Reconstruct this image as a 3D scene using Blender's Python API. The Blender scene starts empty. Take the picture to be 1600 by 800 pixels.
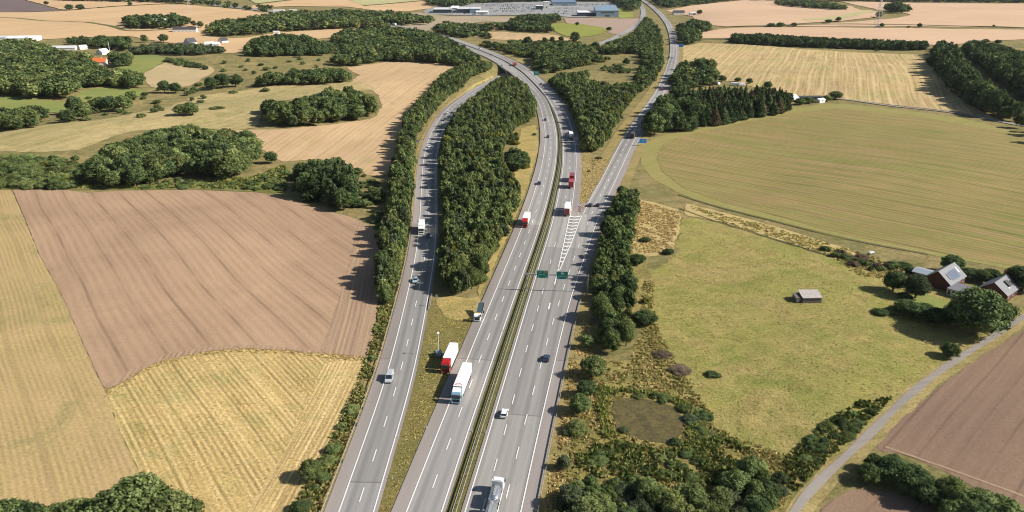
import bpy, bmesh, math, random
import numpy as np
from mathutils import Vector, Matrix, geometry as mgeo

C = bpy.context.scene.collection
SC = bpy.context.scene
rng = np.random.default_rng(7)
random.seed(7)

# ------------------------------------------------------------------ camera, world, sun, exposure
H, PITCH, F = 112.4, math.radians(20.45), 1244.4
cd = bpy.data.cameras.new('camera'); cam = bpy.data.objects.new('camera', cd); C.objects.link(cam)
cd.sensor_width = 36; cd.lens = F / 1600 * 36; cd.clip_end = 30000; cd.clip_start = 0.5
cam.location = (0, 0, H); cam.rotation_euler = (math.radians(90) - PITCH, 0, 0)
SC.camera = cam
SUN_EL, SUN_AZ = math.radians(35), math.radians(-8)        # azimuth from +X, towards the camera side
w = bpy.data.worlds.new('World'); SC.world = w; w.use_nodes = True
nt = w.node_tree; bg = nt.nodes['Background']; sky = nt.nodes.new('ShaderNodeTexSky')
sky.sky_type = 'NISHITA'; sky.sun_disc = False; sky.sun_elevation = SUN_EL
sky.sun_rotation = math.radians(90) - SUN_AZ
nt.links.new(sky.outputs[0], bg.inputs[0]); bg.inputs[1].default_value = 0.06
sl = bpy.data.lights.new('sun', 'SUN'); sun = bpy.data.objects.new('sun', sl); C.objects.link(sun)
sl.energy = 4.9; sl.angle = math.radians(0.5); sl.color = (1.0, 0.95, 0.87)
sd = Vector((math.cos(SUN_EL) * math.cos(SUN_AZ), math.cos(SUN_EL) * math.sin(SUN_AZ), math.sin(SUN_EL)))
sun.rotation_euler = sd.to_track_quat('Z', 'Y').to_euler(); sun.location = (0, 0, 300)
SC.view_settings.view_transform = 'Standard'; SC.view_settings.look = 'None'
SC.view_settings.exposure = 0.66; SC.view_settings.gamma = 1
try: SC.view_settings.use_curve_mapping = False
except Exception: pass
SC.render.engine = 'CYCLES'
SC.cycles.filter_width = 1.1; SC.cycles.max_bounces = 5; SC.cycles.diffuse_bounces = 3; SC.cycles.glossy_bounces = 2
SC.cycles.transmission_bounces = 3; SC.cycles.volume_bounces = 1; SC.cycles.transparent_max_bounces = 4

# ------------------------------------------------------------------ ground maths
CT, ST = math.cos(PITCH), math.sin(PITCH)
def ray(px, py):
    a = (px - 800) / F; b = -(py - 400) / F
    return np.array([a, CT + ST * b, -ST + CT * b])
def P0(px, py, z=0.0):
    py = max(py, -48)
    d = ray(px, py); t = (z - H) / d[2]
    return np.array([d[0] * t, d[1] * t, z])
def proj(x, y, z):
    x = np.asarray(x, float); y = np.asarray(y, float); z = np.asarray(z, float) - H
    zc = y * CT - z * ST; u = y * ST + z * CT
    zc = np.maximum(zc, 1e-3)
    return 800 + F * x / zc, 400 - F * u / zc
def sstep(a, b, x):
    t = np.clip((x - a) / (b - a), 0, 1); return t * t * (3 - 2 * t)

def catmull(pts, step):
    pts = np.array(pts, float); out = []
    P = np.vstack([2 * pts[0] - pts[1], pts, 2 * pts[-1] - pts[-2]])
    for i in range(1, len(P) - 2):
        L = np.linalg.norm(P[i + 1] - P[i]); n = max(1, int(L / step))
        for k in range(n):
            t = k / n
            out.append(0.5 * ((2 * P[i]) + (-P[i - 1] + P[i + 1]) * t + (2 * P[i - 1] - 5 * P[i] + 4 * P[i + 1] - P[i + 2]) * t * t
                              + (-P[i - 1] + 3 * P[i] - 3 * P[i + 1] + P[i + 2]) * t ** 3))
    out.append(P[-2]); return np.array(out)
def resample(c, step):
    s = np.concatenate([[0], np.cumsum(np.linalg.norm(np.diff(c[:, :2], axis=0), axis=1))])
    n = max(2, int(s[-1] / step)); t = np.linspace(0, s[-1], n)
    return np.stack([np.interp(t, s, c[:, k]) for k in range(c.shape[1])], 1)
def smooth(c, n):
    c = c.copy()
    for _ in range(n): c[1:-1] = 0.5 * c[1:-1] + 0.25 * (c[:-2] + c[2:])
    return c
def curve(px, step=4, sm=40, ext0=0, ext1=0):
    pts = np.array([P0(p[0], p[1], p[2] if len(p) > 2 else 0.0) for p in px])
    if ext0:
        d = pts[0] - pts[1]; d /= np.linalg.norm(d[:2]); d[2] = 0; pts = np.vstack([pts[0] + d * ext0, pts])
    if ext1:
        d = pts[-1] - pts[-2]; d /= np.linalg.norm(d[:2]); d[2] = 0; pts = np.vstack([pts, pts[-1] + d * ext1])
    c = resample(catmull(pts, step), step)
    return resample(smooth(c, sm), step)
def normals(c):
    t = np.gradient(c[:, :2], axis=0); t /= np.linalg.norm(t, axis=1)[:, None] + 1e-9
    return np.stack([t[:, 1], -t[:, 0]], 1)          # to the right of travel (curves run away from camera)
def offs(c, o):
    n = normals(c); q = c.copy(); q[:, :2] += n * np.asarray(o).reshape(-1, 1); return q

RAMP = curve([(557,800),(589,700),(621.5,602),(647,490),(664.5,400),(668.5,350),(669.8,300),(671.7,250),(678,220),(687,200,-.3),(706,171,-1.5),
              (747,141,-3.5),(775,126,-5.5),(800,112,-5.5),(812,106,-5.3),(822,101,-5)], sm=40, ext0=60)
ML = curve([(663,800),(699,700),(735.8,600),(782.5,477),(812.5,400),(836,337),(850.5,287),(858.5,250),(860,205),(848,160),(830,137),(806,113),
            (774,93),(748,82),(727.5,74),(707,66.5),(684,58),(654,50),(624,44),(594,39),(555,33),(500,27)], sm=50, ext0=60, ext1=600)
MRL = curve([(727,800),(757.5,700),(787.5,600),(817,500),(847.5,400),(865,343),(876.5,285),(881,245),(876.5,200),(862,165),(842,137),(811,108),
             (784,93),(758,82),(737,74),(716,66.5),(692,58),(662,50),(632,44),(602,39),(563,33),(508,27)], sm=50, ext0=60, ext1=600)
RR = curve([(814,800),(829,730),(859,600),(889,475),(915,398),(940,327),(960,287),(985,232),(1005,195),(1025,166),(1042,137),(1054.5,100),
            (1057,75),(1052,50),(1042,32),(1025,15),(1007,2),(985,-8)], sm=40, ext0=60, ext1=800)
FARR = curve([(1000,6),(1004,14),(1005,22),(1003.5,30),(998,38),(983,48),(966,57),(945,66),(915,76),(880,84)], sm=25)
LANE = curve([(1196,900),(1235,800),(1270,760),(1310,725),(1350,690),(1390,650),(1440,605),(1500,560),(1560,522),(1600,497),(1700,440),(1900,350)], sm=12)
BYWAY = curve([(1296,155),(1330,158),(1375,164),(1440,171),(1512,180),(1560,190),(1640,206),(1800,240)], sm=6)

def dist_to(c, x, y):
    """distance to polyline points and index of the nearest point"""
    x = np.asarray(x, float).ravel(); y = np.asarray(y, float).ravel()
    best = np.full(x.shape, 1e9); idx = np.zeros(x.shape, int)
    for k in range(len(c)):
        d = (x - c[k, 0]) ** 2 + (y - c[k, 1]) ** 2
        m = d < best; best[m] = d[m]; idx[m] = k
    return np.sqrt(best), idx
ROADPTS = np.vstack([resample(q, 14) for q in (RAMP, ML, RR, FARR)])
BUMPS = []
for (px, py, amp, sx, sy) in [(300,400,3.2,55,60),(80,360,2.0,50,40),(520,380,-1.5,30,50),(120,215,5,70,60),(330,180,5,70,50),(470,215,3,50,40),
                              (250,100,7,120,80),(60,150,5,120,90),(430,95,5,90,60),(600,150,4,80,90),(350,640,1.5,25,25),(240,170,-3,60,50),
                              (200,45,9,300,150),(1350,120,6,160,90),(1250,30,10,260,200),(1450,270,4,120,110),(1200,240,-1.5,60,60),
                              (1560,130,6,90,90),(1200,450,1.8,50,45),(1330,600,1.2,35,30),(1060,660,-1.0,16,14),(400,20,8,300,200),(1500,30,9,300,200),(500,130,3,90,60)]:
    g = P0(px, py); BUMPS.append((g[0], g[1], amp, sx, sy))
GX = np.arange(-2000, 2001, 20.0); GY = np.arange(-100, 3001, 20.0)
_gx, _gy = np.meshgrid(GX, GY)
_rd, _ = dist_to(ROADPTS, _gx, _gy)
MASK = sstep(22, 110, _rd).reshape(_gx.shape)
def bilerp(A, x, y):
    fx = np.clip((x - GX[0]) / 20, 0, len(GX) - 1.001); fy = np.clip((y - GY[0]) / 20, 0, len(GY) - 1.001)
    i = fx.astype(int); j = fy.astype(int); u = fx - i; v = fy - j
    return (A[j, i] * (1 - u) + A[j, i + 1] * u) * (1 - v) + (A[j + 1, i] * (1 - u) + A[j + 1, i + 1] * u) * v
DIPSEG = RAMP[RAMP[:, 2] < -0.05]
def hgt(x, y):
    x = np.asarray(x, float); y = np.asarray(y, float); sh = x.shape
    x = x.ravel(); y = y.ravel(); h = np.zeros(x.shape)
    for (bx, by, a, sx, sy) in BUMPS:
        h += a * np.exp(-((x - bx) / sx) ** 2 - ((y - by) / sy) ** 2)
    h += 0.35 * np.sin(x / 23 + 1.3 * np.sin(y / 41)) * np.sin(y / 29 + 0.7 * np.sin(x / 37))
    h *= bilerp(MASK, x, y)
    m = (np.abs(x - DIPSEG[:, 0].mean()) < 220) & (np.abs(y - DIPSEG[:, 1].mean()) < 260)
    if m.any():
        d, i = dist_to(DIPSEG, x[m], y[m])
        h[m] += (DIPSEG[i, 2] - 0.15) * (1 - sstep(6.5, 17, d))
    return h.reshape(sh)
def G(px, py, dz=0.0):
    """ground point seen at a pixel"""
    z = 0.0
    for _ in range(6):
        p = P0(px, py, z); z = 0.5 * z + 0.5 * float(hgt(p[0:1], p[1:2])[0])
    p = P0(px, py, z); p[2] = float(hgt(p[0:1], p[1:2])[0]) + dz
    return p
def lift(level, x, y): return level * (0.035 + 0.00011 * np.hypot(x, y))

# ------------------------------------------------------------------ materials
MATS = {}
def N(nt, t, **kw):
    n = nt.nodes.new(t)
    for k, v in kw.items(): setattr(n, k, v)
    return n
def newmat(name, rough=0.8, spec=0.3):
    m = bpy.data.materials.new(name); m.use_nodes = True; nt = m.node_tree
    b = nt.nodes['Principled BSDF']; b.inputs['Roughness'].default_value = rough
    b.inputs['Specular IOR Level'].default_value = spec
    return m, nt, b
def mixc(nt, fac, a, b, mode='MIX'):
    n = N(nt, 'ShaderNodeMix', data_type='RGBA', blend_type=mode)
    for i, v in ((0, fac), (6, a), (7, b)):
        if hasattr(v, 'links') or hasattr(v, 'is_linked'): nt.links.new(v, n.inputs[i])
        elif i == 0: n.inputs[0].default_value = v
        else: n.inputs[i].default_value = (*v, 1)
    return n.outputs[2]
def noise(nt, vec, scale, detail=3, rough=0.55, dist=0.0):
    n = N(nt, 'ShaderNodeTexNoise'); n.inputs['Scale'].default_value = scale; n.inputs['Detail'].default_value = detail
    n.inputs['Roughness'].default_value = rough; n.inputs['Distortion'].default_value = dist
    nt.links.new(vec, n.inputs['Vector']); return n.outputs[0]
def maprange(nt, v, a, b, c=0.0, d=1.0):
    n = N(nt, 'ShaderNodeMapRange'); nt.links.new(v, n.inputs[0])
    for i, x in enumerate((a, b, c, d)): n.inputs[i + 1].default_value = x
    return n.outputs[0]
def mathn(nt, op, a, b=None):
    n = N(nt, 'ShaderNodeMath', operation=op)
    for i, v in enumerate((a, b)):
        if v is None: continue
        if isinstance(v, (int, float)): n.inputs[i].default_value = v
        else: nt.links.new(v, n.inputs[i])
    return n.outputs[0]
def mapping(nt, vec, rot=0, scale=(1, 1, 1)):
    n = N(nt, 'ShaderNodeMapping'); nt.links.new(vec, n.inputs[0])
    n.inputs['Rotation'].default_value = (0, 0, rot); n.inputs['Scale'].default_value = scale
    return n.outputs[0]
def rowdir(p, q):
    a, b = P0(*p), P0(*q); return math.atan2(b[1] - a[1], b[0] - a[0])
def field_mat(name, c1, c2, c3, rows=None, streak=0.5, streak_w=1.5, lines=0.0, line_gap=12, patch=0.012, fine=0.35, bump=0.3, fine_scale=1.2,
              c4=None, c4_amt=0.0, clump=0.0, frow=0.0, fgap=1.8):
    """c1/c2 mixed in large patches, c3 in streaks along the rows; darker drill lines; fine grain"""
    m, nt, b = newmat(name, 0.95, 0.1)
    tc = N(nt, 'ShaderNodeTexCoord').outputs['Object']
    ang = rows if rows is not None else 0.3
    warp = mapping(nt, tc, 0, (1, 1, 1))
    nz = N(nt, 'ShaderNodeTexNoise'); nz.inputs['Scale'].default_value = 0.009; nz.inputs['Detail'].default_value = 1
    nt.links.new(tc, nz.inputs['Vector'])
    vm = N(nt, 'ShaderNodeVectorMath', operation='SCALE'); nt.links.new(nz.outputs['Color'], vm.inputs[0]); vm.inputs['Scale'].default_value = 5 if rows is not None else 0
    va = N(nt, 'ShaderNodeVectorMath', operation='ADD'); nt.links.new(tc, va.inputs[0]); nt.links.new(vm.outputs[0], va.inputs[1])
    rv = mapping(nt, va.outputs[0], -ang)
    col = mixc(nt, maprange(nt, noise(nt, tc, patch, 5, 0.6, 0.6), 0.38, 0.62), c1, c2)
    if c4 is not None:
        f = maprange(nt, noise(nt, tc, patch * 2.2, 6, 0.65, 1.0), 0.58 - c4_amt * 0.12, 0.68)
        col = mixc(nt, f, col, c4)
    if streak > 0:
        sv = mapping(nt, rv, 0, (0.009, 1.0 / streak_w, 0.02))
        s = maprange(nt, noise(nt, sv, 1.0, 4, 0.65), 0.35, 0.68, 0, streak)
        col = mixc(nt, s, col, c3)
    if lines > 0:
        wv = N(nt, 'ShaderNodeTexWave', bands_direction='Y', wave_profile='SIN'); nt.links.new(rv, wv.inputs['Vector'])
        wv.inputs['Scale'].default_value = 0.314 / line_gap * 1.0 * 1.0; wv.inputs['Distortion'].default_value = 0.25; wv.inputs['Detail Scale'].default_value = 0.05
        l = maprange(nt, wv.outputs['Fac'], 0.955, 1.0, 0, lines)
        br = maprange(nt, noise(nt, mapping(nt, rv, 0, (0.03, 0.2, 1)), 1.0, 2), 0.35, 0.65, 0.25, 1)
        col = mixc(nt, mathn(nt, 'MULTIPLY', l, br), col, tuple(v * 0.5 for v in c2))
    if frow > 0:
        wf = N(nt, 'ShaderNodeTexWave', bands_direction='Y', wave_profile='SIN'); nt.links.new(rv, wf.inputs['Vector'])
        wf.inputs['Scale'].default_value = 0.314 / fgap; wf.inputs['Distortion'].default_value = 0.35; wf.inputs['Detail Scale'].default_value = 0.3
        fb = maprange(nt, noise(nt, mapping(nt, rv, 0, (0.05, 0.12, 1)), 1.0, 3), 0.3, 0.7, 0.15, 1)
        col = mixc(nt, mathn(nt, 'MULTIPLY', maprange(nt, wf.outputs['Fac'], 0.1, 1.0, 0, frow), fb), col, tuple(v * 0.6 for v in c2))
    if clump > 0:
        cn = maprange(nt, noise(nt, tc, 0.16, 5, 0.7, 0.8), 0.40, 0.64, 0, clump)
        col = mixc(nt, cn, col, tuple(v * 0.5 for v in c2))
    g = noise(nt, tc, fine_scale, 6, 0.75)
    col = mixc(nt, 1.0, col, _val(nt, maprange(nt, g, 0.3, 0.7, 1 - fine, 1 + fine)), 'MULTIPLY')
    nt.links.new(col, b.inputs['Base Color'])
    bp = N(nt, 'ShaderNodeBump'); bp.inputs['Strength'].default_value = bump; bp.inputs['Distance'].default_value = 0.6
    nt.links.new(g, bp.inputs['Height']); nt.links.new(bp.outputs[0], b.inputs['Normal'])
    return m
def _val(nt, v):
    n = N(nt, 'ShaderNodeCombineColor')
    for i in range(3): nt.links.new(v, n.inputs[i])
    return n.outputs[0]
def paint(name, col, rough=0.4, spec=0.5, metal=0.0, dirt=0.12, coat=0.0, scale=3.0):
    if name in MATS: return MATS[name]
    m, nt, b = newmat(name, rough, spec); b.inputs['Metallic'].default_value = metal
    b.inputs['Coat Weight'].default_value = coat
    tc = N(nt, 'ShaderNodeTexCoord').outputs['Object']
    g = maprange(nt, noise(nt, tc, scale, 4, 0.6), 0.3, 0.7, 1 - dirt, 1 + dirt * 0.3)
    nt.links.new(mixc(nt, 1.0, col, _val(nt, g), 'MULTIPLY'), b.inputs['Base Color'])
    MATS[name] = m; return m
def road_mat(name, c, lane=True, width=3.75, seed=0.0):
    m, nt, b = newmat(name, 0.85, 0.25)
    uv = N(nt, 'ShaderNodeUVMap'); uv.uv_map = 'UVMap'; u = uv.outputs[0]
    tc = N(nt, 'ShaderNodeTexCoord').outputs['Object']
    fine = noise(nt, tc, 6.0, 4, 0.8)
    big = noise(nt, mapping(nt, u, 0, (0.25, 0.012, 1)), 1.0, 4, 0.6)
    col = mixc(nt, maprange(nt, big, 0.35, 0.65), tuple(v * 0.86 for v in c), tuple(v * 1.12 for v in c))
    if lane:
        sx = N(nt, 'ShaderNodeSeparateXYZ'); nt.links.new(u, sx.inputs[0])
        t = mathn(nt, 'FRACT', mathn(nt, 'DIVIDE', mathn(nt, 'ADD', sx.outputs[0], 375.0), width))
        ctr = mathn(nt, 'ABSOLUTE', mathn(nt, 'SUBTRACT', t, 0.5))
        oil = maprange(nt, ctr, 0.02, 0.24, 1.0, 0.0)
        wob = maprange(nt, noise(nt, mapping(nt, u, 0, (0.15, 0.004, 1)), 1.0, 3), 0.35, 0.65, 0.25, 1)
        col = mixc(nt, mathn(nt, 'MULTIPLY', mathn(nt, 'MULTIPLY', oil, wob), 0.75), col, tuple(v * 0.55 for v in c))
        tr = maprange(nt, mathn(nt, 'ABSOLUTE', mathn(nt, 'SUBTRACT', ctr, 0.26)), 0.0, 0.08, 0.35, 0.0)
        col = mixc(nt, tr, col, tuple(v * 1.22 for v in c))
    # joints between paving sections
    sy = N(nt, 'ShaderNodeSeparateXYZ'); nt.links.new(u, sy.inputs[0])
    sec = N(nt, 'ShaderNodeTexWhiteNoise', noise_dimensions='1D')
    nt.links.new(mathn(nt, 'FLOOR', mathn(nt, 'DIVIDE', mathn(nt, 'ADD', sy.outputs[1], seed), 130.0)), sec.inputs['W'])
    col = mixc(nt, 1.0, col, _val(nt, maprange(nt, sec.outputs['Value'], 0, 1, 0.84, 1.10)), 'MULTIPLY')
    col = mixc(nt, 1.0, col, _val(nt, maprange(nt, fine, 0.25, 0.75, 0.84, 1.14)), 'MULTIPLY')
    fr = mathn(nt, 'FRACT', mathn(nt, 'DIVIDE', mathn(nt, 'ADD', sy.outputs[1], seed), 130.0))
    jt = mathn(nt, 'LESS_THAN', fr, 0.0035)
    col = mixc(nt, mathn(nt, 'MULTIPLY', jt, 0.6), col, tuple(v * 0.4 for v in c))
    st = maprange(nt, noise(nt, mapping(nt, u, 0, (0.9, 0.12, 1)), 1.0, 5, 0.75), 0.60, 0.74, 0, 0.45)
    col = mixc(nt, st, col, tuple(v * 0.6 for v in c))
    nt.links.new(col, b.inputs['Base Color'])
    return m

# ------------------------------------------------------------------ object helpers
def setp(o, label=None, cat=None, group=None, kind=None):
    if label: o['label'] = label
    if cat: o['category'] = cat
    if group: o['group'] = group
    if kind: o['kind'] = kind
    return o
def mesh_from(name, v, f, mat=None, smooth_=False, uv=None):
    me = bpy.data.meshes.new(name); me.from_pydata([tuple(p) for p in v], [], f)
    if uv is not None:
        l = me.uv_layers.new(name='UVMap'); idx = np.zeros(len(me.loops), np.int32); me.loops.foreach_get('vertex_index', idx)
        l.data.foreach_set('uv', np.asarray(uv, np.float32)[idx].ravel())
    if mat: me.materials.append(mat)
    if smooth_: me.shade_smooth()
    me.update(); return me
def link(name, me, parent=None, loc=None):
    o = bpy.data.objects.new(name, me); C.objects.link(o)
    if parent: o.parent = parent
    if loc is not None: o.location = loc
    return o
def empty(name, label, cat, loc, rz=0, group=None):
    o = bpy.data.objects.new(name, None); C.objects.link(o); o.location = loc; o.rotation_euler = (0, 0, rz)
    o.empty_display_size = 0.5
    return setp(o, label, cat, group)
def copy_tree(o, parent=None):
    c = o.copy(); C.objects.link(c)
    if parent: c.parent = parent
    for ch in list(KIDS.get(o.name, [])):
        copy_tree(ch, c)
    return c
KIDS = {}
class MB:
    """collects boxes, bars, tubes, prisms into one mesh"""
    def __init__(s): s.v = []; s.f = []
    def add(s, v, f):
        n = len(s.v); s.v += [tuple(p) for p in v]; s.f += [tuple(i + n for i in q) for q in f]; return s
    def box(s, x0, x1, y0, y1, z0, z1, tx=1.0, ty=1.0):
        cx, cy = (x0 + x1) / 2, (y0 + y1) / 2; hx, hy = (x1 - x0) / 2, (y1 - y0) / 2
        v = [(cx + a * hx, cy + b * hy, z0) for a, b in ((-1, -1), (1, -1), (1, 1), (-1, 1))] + \
            [(cx + a * hx * tx, cy + b * hy * ty, z1) for a, b in ((-1, -1), (1, -1), (1, 1), (-1, 1))]
        return s.add(v, [(3, 2, 1, 0), (4, 5, 6, 7), (0, 1, 5, 4), (1, 2, 6, 5), (2, 3, 7, 6), (3, 0, 4, 7)])
    def loft(s, secs, close=True):
        """secs: list of rings of equal length"""
        n = len(secs[0]); v = [p for r in secs for p in r]; f = []
        for k in range(len(secs) - 1):
            for i in range(n):
                j = (i + 1) % n
                f.append((k * n + i, k * n + j, (k + 1) * n + j, (k + 1) * n + i))
        if close: f.append(tuple(range(n - 1, -1, -1))); f.append(tuple((len(secs) - 1) * n + i for i in range(n)))
        return s.add(v, f)
    def tube(s, a, b, r, n=8, r2=None):
        a = Vector(a); b = Vector(b); d = (b - a); q = d.to_track_quat('Z', 'Y'); r2 = r if r2 is None else r2
        R = [[a + q @ Vector((r * math.cos(t), r * math.sin(t), 0)) for t in [2 * math.pi * i / n for i in range(n)]],
             [b + q @ Vector((r2 * math.cos(t), r2 * math.sin(t), 0)) for t in [2 * math.pi * i / n for i in range(n)]]]
        return s.loft(R)
    def prism(s, prof, x0, x1):
        """profile in (y,z), extruded along x"""
        return s.loft([[(x0, y, z) for y, z in prof], [(x1, y, z) for y, z in prof]])
    def mesh(s, name, mat, sm=False, bevel=0):
        me = mesh_from(name, s.v, s.f, mat)
        bm = bmesh.new(); bm.from_mesh(me)
        bmesh.ops.recalc_face_normals(bm, faces=bm.faces)
        if bevel: bmesh.ops.bevel(bm, geom=[e for e in bm.edges if e.calc_face_angle(0) > 0.5], offset=bevel, segments=2, affect='EDGES', profile=0.6)
        bm.to_mesh(me); bm.free()
        if sm: me.shade_smooth()
        return me
    def build(s, name, mat, parent=None, sm=False, bevel=0):
        o = link(name, s.mesh(name, mat, sm, bevel), parent)
        if parent: KIDS.setdefault(parent.name, []).append(o)
        return o
def struct(name, me): return setp(link(name, me), kind='structure')

# ------------------------------------------------------------------ ground sheets
def axis(breaks):
    out = []
    for a, b, s in breaks: out += list(np.arange(a, b, s))
    return np.array(out + [breaks[-1][1]])
xs = axis([(-9000, -2000, 700), (-2000, -800, 40), (-800, -260, 8), (-260, 160, 6), (160, 800, 12), (800, 2000, 40), (2000, 9000, 700)])
ys = axis([(-3000, -60, 420), (-60, 560, 8), (560, 1100, 5), (1100, 1700, 12), (1700, 3000, 30), (3000, 14000, 1100)])
gx, gy = np.meshgrid(xs, ys); gz = hgt(gx, gy)
nx, ny = len(xs), len(ys)
I = np.arange(nx * ny).reshape(ny, nx)
faces = np.stack([I[:-1, :-1].ravel(), I[:-1, 1:].ravel(), I[1:, 1:].ravel(), I[1:, :-1].ravel()], 1)
M_grass = field_mat('rough_grass', (.27, .205, .085), (.15, .14, .048), (.34, .265, .125), rows=0.5, streak=0.5, streak_w=4, patch=0.03, fine=0.34, bump=0.6, fine_scale=0.9, clump=0.45, c4=(.085, .10, .03), c4_amt=0.5)
me = bpy.data.meshes.new('ground')
me.vertices.add(nx * ny); me.vertices.foreach_set('co', np.stack([gx, gy, gz], 2).ravel().astype(np.float32))
me.loops.add(faces.size); me.loops.foreach_set('vertex_index', faces.ravel().astype(np.int32))
me.polygons.add(len(faces)); me.polygons.foreach_set('loop_start', np.arange(0, faces.size, 4, dtype=np.int32))
me.update(calc_edges=True); me.shade_smooth(); me.materials.append(M_grass)
struct('ground', me)

def densify(poly, step):
    out = []
    for i in range(len(poly)):
        a, b = poly[i], poly[(i + 1) % len(poly)]; L = np.linalg.norm(b - a); n = max(1, int(L / step))
        for k in range(n): out.append(a + (b - a) * k / n)
    return np.array(out)
def inpoly(poly, x, y):
    x = np.asarray(x); y = np.asarray(y); c = np.zeros(x.shape, bool); n = len(poly); j = n - 1
    for i in range(n):
        xi, yi = poly[i][0], poly[i][1]; xj, yj = poly[j][0], poly[j][1]
        if yi != yj:
            c ^= ((yi > y) != (yj > y)) & (x < (xj - xi) * (y - yi) / (yj - yi) + xi)
        j = i
    return c
def sheet(name, poly, mat, level=1, jit=0.5, step=None, world=False, smoothn=1):
    pts = np.array(poly, float)[:, :2] if world else np.array([G(*p)[:2] for p in poly])
    dist = np.median(np.hypot(pts[:, 0], pts[:, 1])); step = step or max(2.5, dist / 130)
    if smoothn:                                            # soften the corners of the outline
        q = densify(pts, step)
        for _ in range(smoothn): q = 0.5 * q + 0.25 * (np.roll(q, 1, 0) + np.roll(q, -1, 0))
        pts = q
    b = densify(pts, step)
    ph = rng.uniform(0, 99)
    b = b + jit * np.stack([np.sin(b[:, 1] * 0.9 + ph) + np.sin(b[:, 0] * 0.37 + b[:, 1] * 0.21), np.cos(b[:, 0] * 0.8 + ph) + np.sin(b[:, 1] * 0.33)], 1) * 0.6
    lo, hi = b.min(0), b.max(0); st = step * 2.2
    while (hi[0] - lo[0]) * (hi[1] - lo[1]) / st ** 2 > 6000: st *= 1.2
    X, Y = np.meshgrid(np.arange(lo[0], hi[0], st), np.arange(lo[1], hi[1], st)); X = X.ravel() + st * .31; Y = Y.ravel() + st * .27
    k = inpoly(b, X, Y); X, Y = X[k], Y[k]
    vs = [Vector((float(p[0]), float(p[1]))) for p in b] + [Vector((float(p), float(q))) for p, q in zip(X, Y)]
    r = mgeo.delaunay_2d_cdt(vs, [], [list(range(len(b)))], 1, 1e-4)
    v = np.array([(p[0], p[1]) for p in r[0]]); f = [tuple(q) for q in r[2]]
    z = hgt(v[:, 0], v[:, 1]) + lift(level, v[:, 0], v[:, 1]) + np.maximum(0, np.hypot(v[:, 0], v[:, 1]) - 300) * 0.00035 * bilerp(MASK, v[:, 0], v[:, 1])
    me = mesh_from(name, np.column_stack([v, z]), f, mat, True)
    return struct(name, me)

D1 = rowdir((92.5, 400), (182.5, 585))
m_stub_l = field_mat('stubble_left', (.44, .315, .14), (.33, .26, .105), (.41, .28, .15), rows=rowdir((37, 600), (80, 750)), streak=0.75, streak_w=1.6, lines=0.35, line_gap=12, fine=0.26, c4=(.20, .20, .07), c4_amt=0.3, frow=.55, fgap=1.5)
sheet('stubble_field', [(-330,296),(-100,296),(18,297),(62,398),(93,455),(165,611),(186,670),(212,728),(245,800),(300,900),(-430,900)], m_stub_l, 1, 0.3)
m_brown = field_mat('ploughed_soil', (.385, .255, .16), (.315, .205, .13), (.40, .27, .175), rows=D1, streak=0.25, streak_w=1.2, lines=.7, line_gap=12, fine=0.12, bump=0.25, patch=0.018, frow=.38, fgap=3.0)
sheet('ploughed_field', [(20,297),(100,297),(135,302),(200,298),(300,297),(400,301),(450,311),(505,328),(550,340),(577,352),(592,366),(594,420),(590,480),(580,540),(570,562),(540,556),(500,553),
       (440,548),(400,545),(360,546),(320,550),(290,556),(262,562),(235,571),(215,582),(205,590),(185,603),(165,611),(93,455),(62,398)], m_brown, 2, 0.15)
m_gold = field_mat('golden_stubble', (.58, .41, .165), (.40, .29, .11), (.67, .495, .23), rows=rowdir((212, 625), (275, 740)), streak=0.9, streak_w=1.0, lines=0.6, line_gap=7, fine=0.38, c4=(.30, .28, .09), c4_amt=0.8, patch=0.03, bump=0.9, frow=.8, fgap=1.4)
sheet('golden_stubble_field', [(165,611),(185,603),(205,590),(235,571),(262,562),(290,556),(320,550),(360,546),(400,545),(440,548),(500,553),(540,556),(570,562),(552,620),(528,660),(500,720),(478,765),(450,800),(400,900),
       (300,900),(245,800),(212,728),(186,670)], m_gold, 1, 0.4)
m_gold2 = field_mat('straw_tracks', (.64, .45, .19), (.44, .31, .12), (.72, .54, .27), rows=rowdir((520, 590), (420, 770)), streak=1.0, streak_w=0.7, lines=0.7, line_gap=5, fine=0.38, c4=(.30, .27, .09), c4_amt=0.3, patch=0.04, bump=0.9, frow=.9, fgap=1.2)
sheet('straw_headland', [(505,568),(565,562),(552,620),(528,660),(500,720),(478,765),(450,800),(400,900),(340,880),(385,800),(425,740),(455,680),(480,630)], m_gold2, 2, 0.5)
m_sand = field_mat('stubble_sand', (.49, .335, .185), (.40, .27, .145), (.53, .375, .215), rows=rowdir((575, 190), (690, 108)), streak=0.6, streak_w=6, lines=0.45, line_gap=14, fine=0.14, c4=(.33, .26, .12), c4_amt=0.3, frow=.3, fgap=4)
sheet('harvested_field', [(541,106),(600,98),(660,95),(735,98),(700,120),(672,145),(650,170),(638,205),(622,235),(608,272),(580,276),(555,263),(500,248),(440,254),(412,236),(378,210),(360,204),(400,203),(440,203),(500,197),
       (585,185),(598,165),(590,148),(575,138),(548,130),(562,118)], m_sand, 1, 0.8)
m_sand2 = field_mat('wheat_field', (.51, .34, .185), (.43, .285, .15), (.56, .385, .22), rows=rowdir((100, 60), (400, 40)), streak=0.5, streak_w=22, lines=0.0, fine=0.08, patch=0.004, c4=(.46,.34,.2), c4_amt=0.2)
sheet('wheat_field', [(-500,24),(0,20),(98,18),(130,15),(200,10),(255,7.5),(300,8),(360,13),(420,20),(440,27),(360,34),(330,42),(312,52),(345,60),(380,60),(440,51),(520,46),(590,44),(640,50),(600,53),(520,59),(450,66),(385,76),(370,85),
       (350,84),(345,72),(300,70),(255,66),(205,57),(150,58),(60,62),(-100,64),(-500,66)], m_sand2, 1, 1.5)
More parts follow.
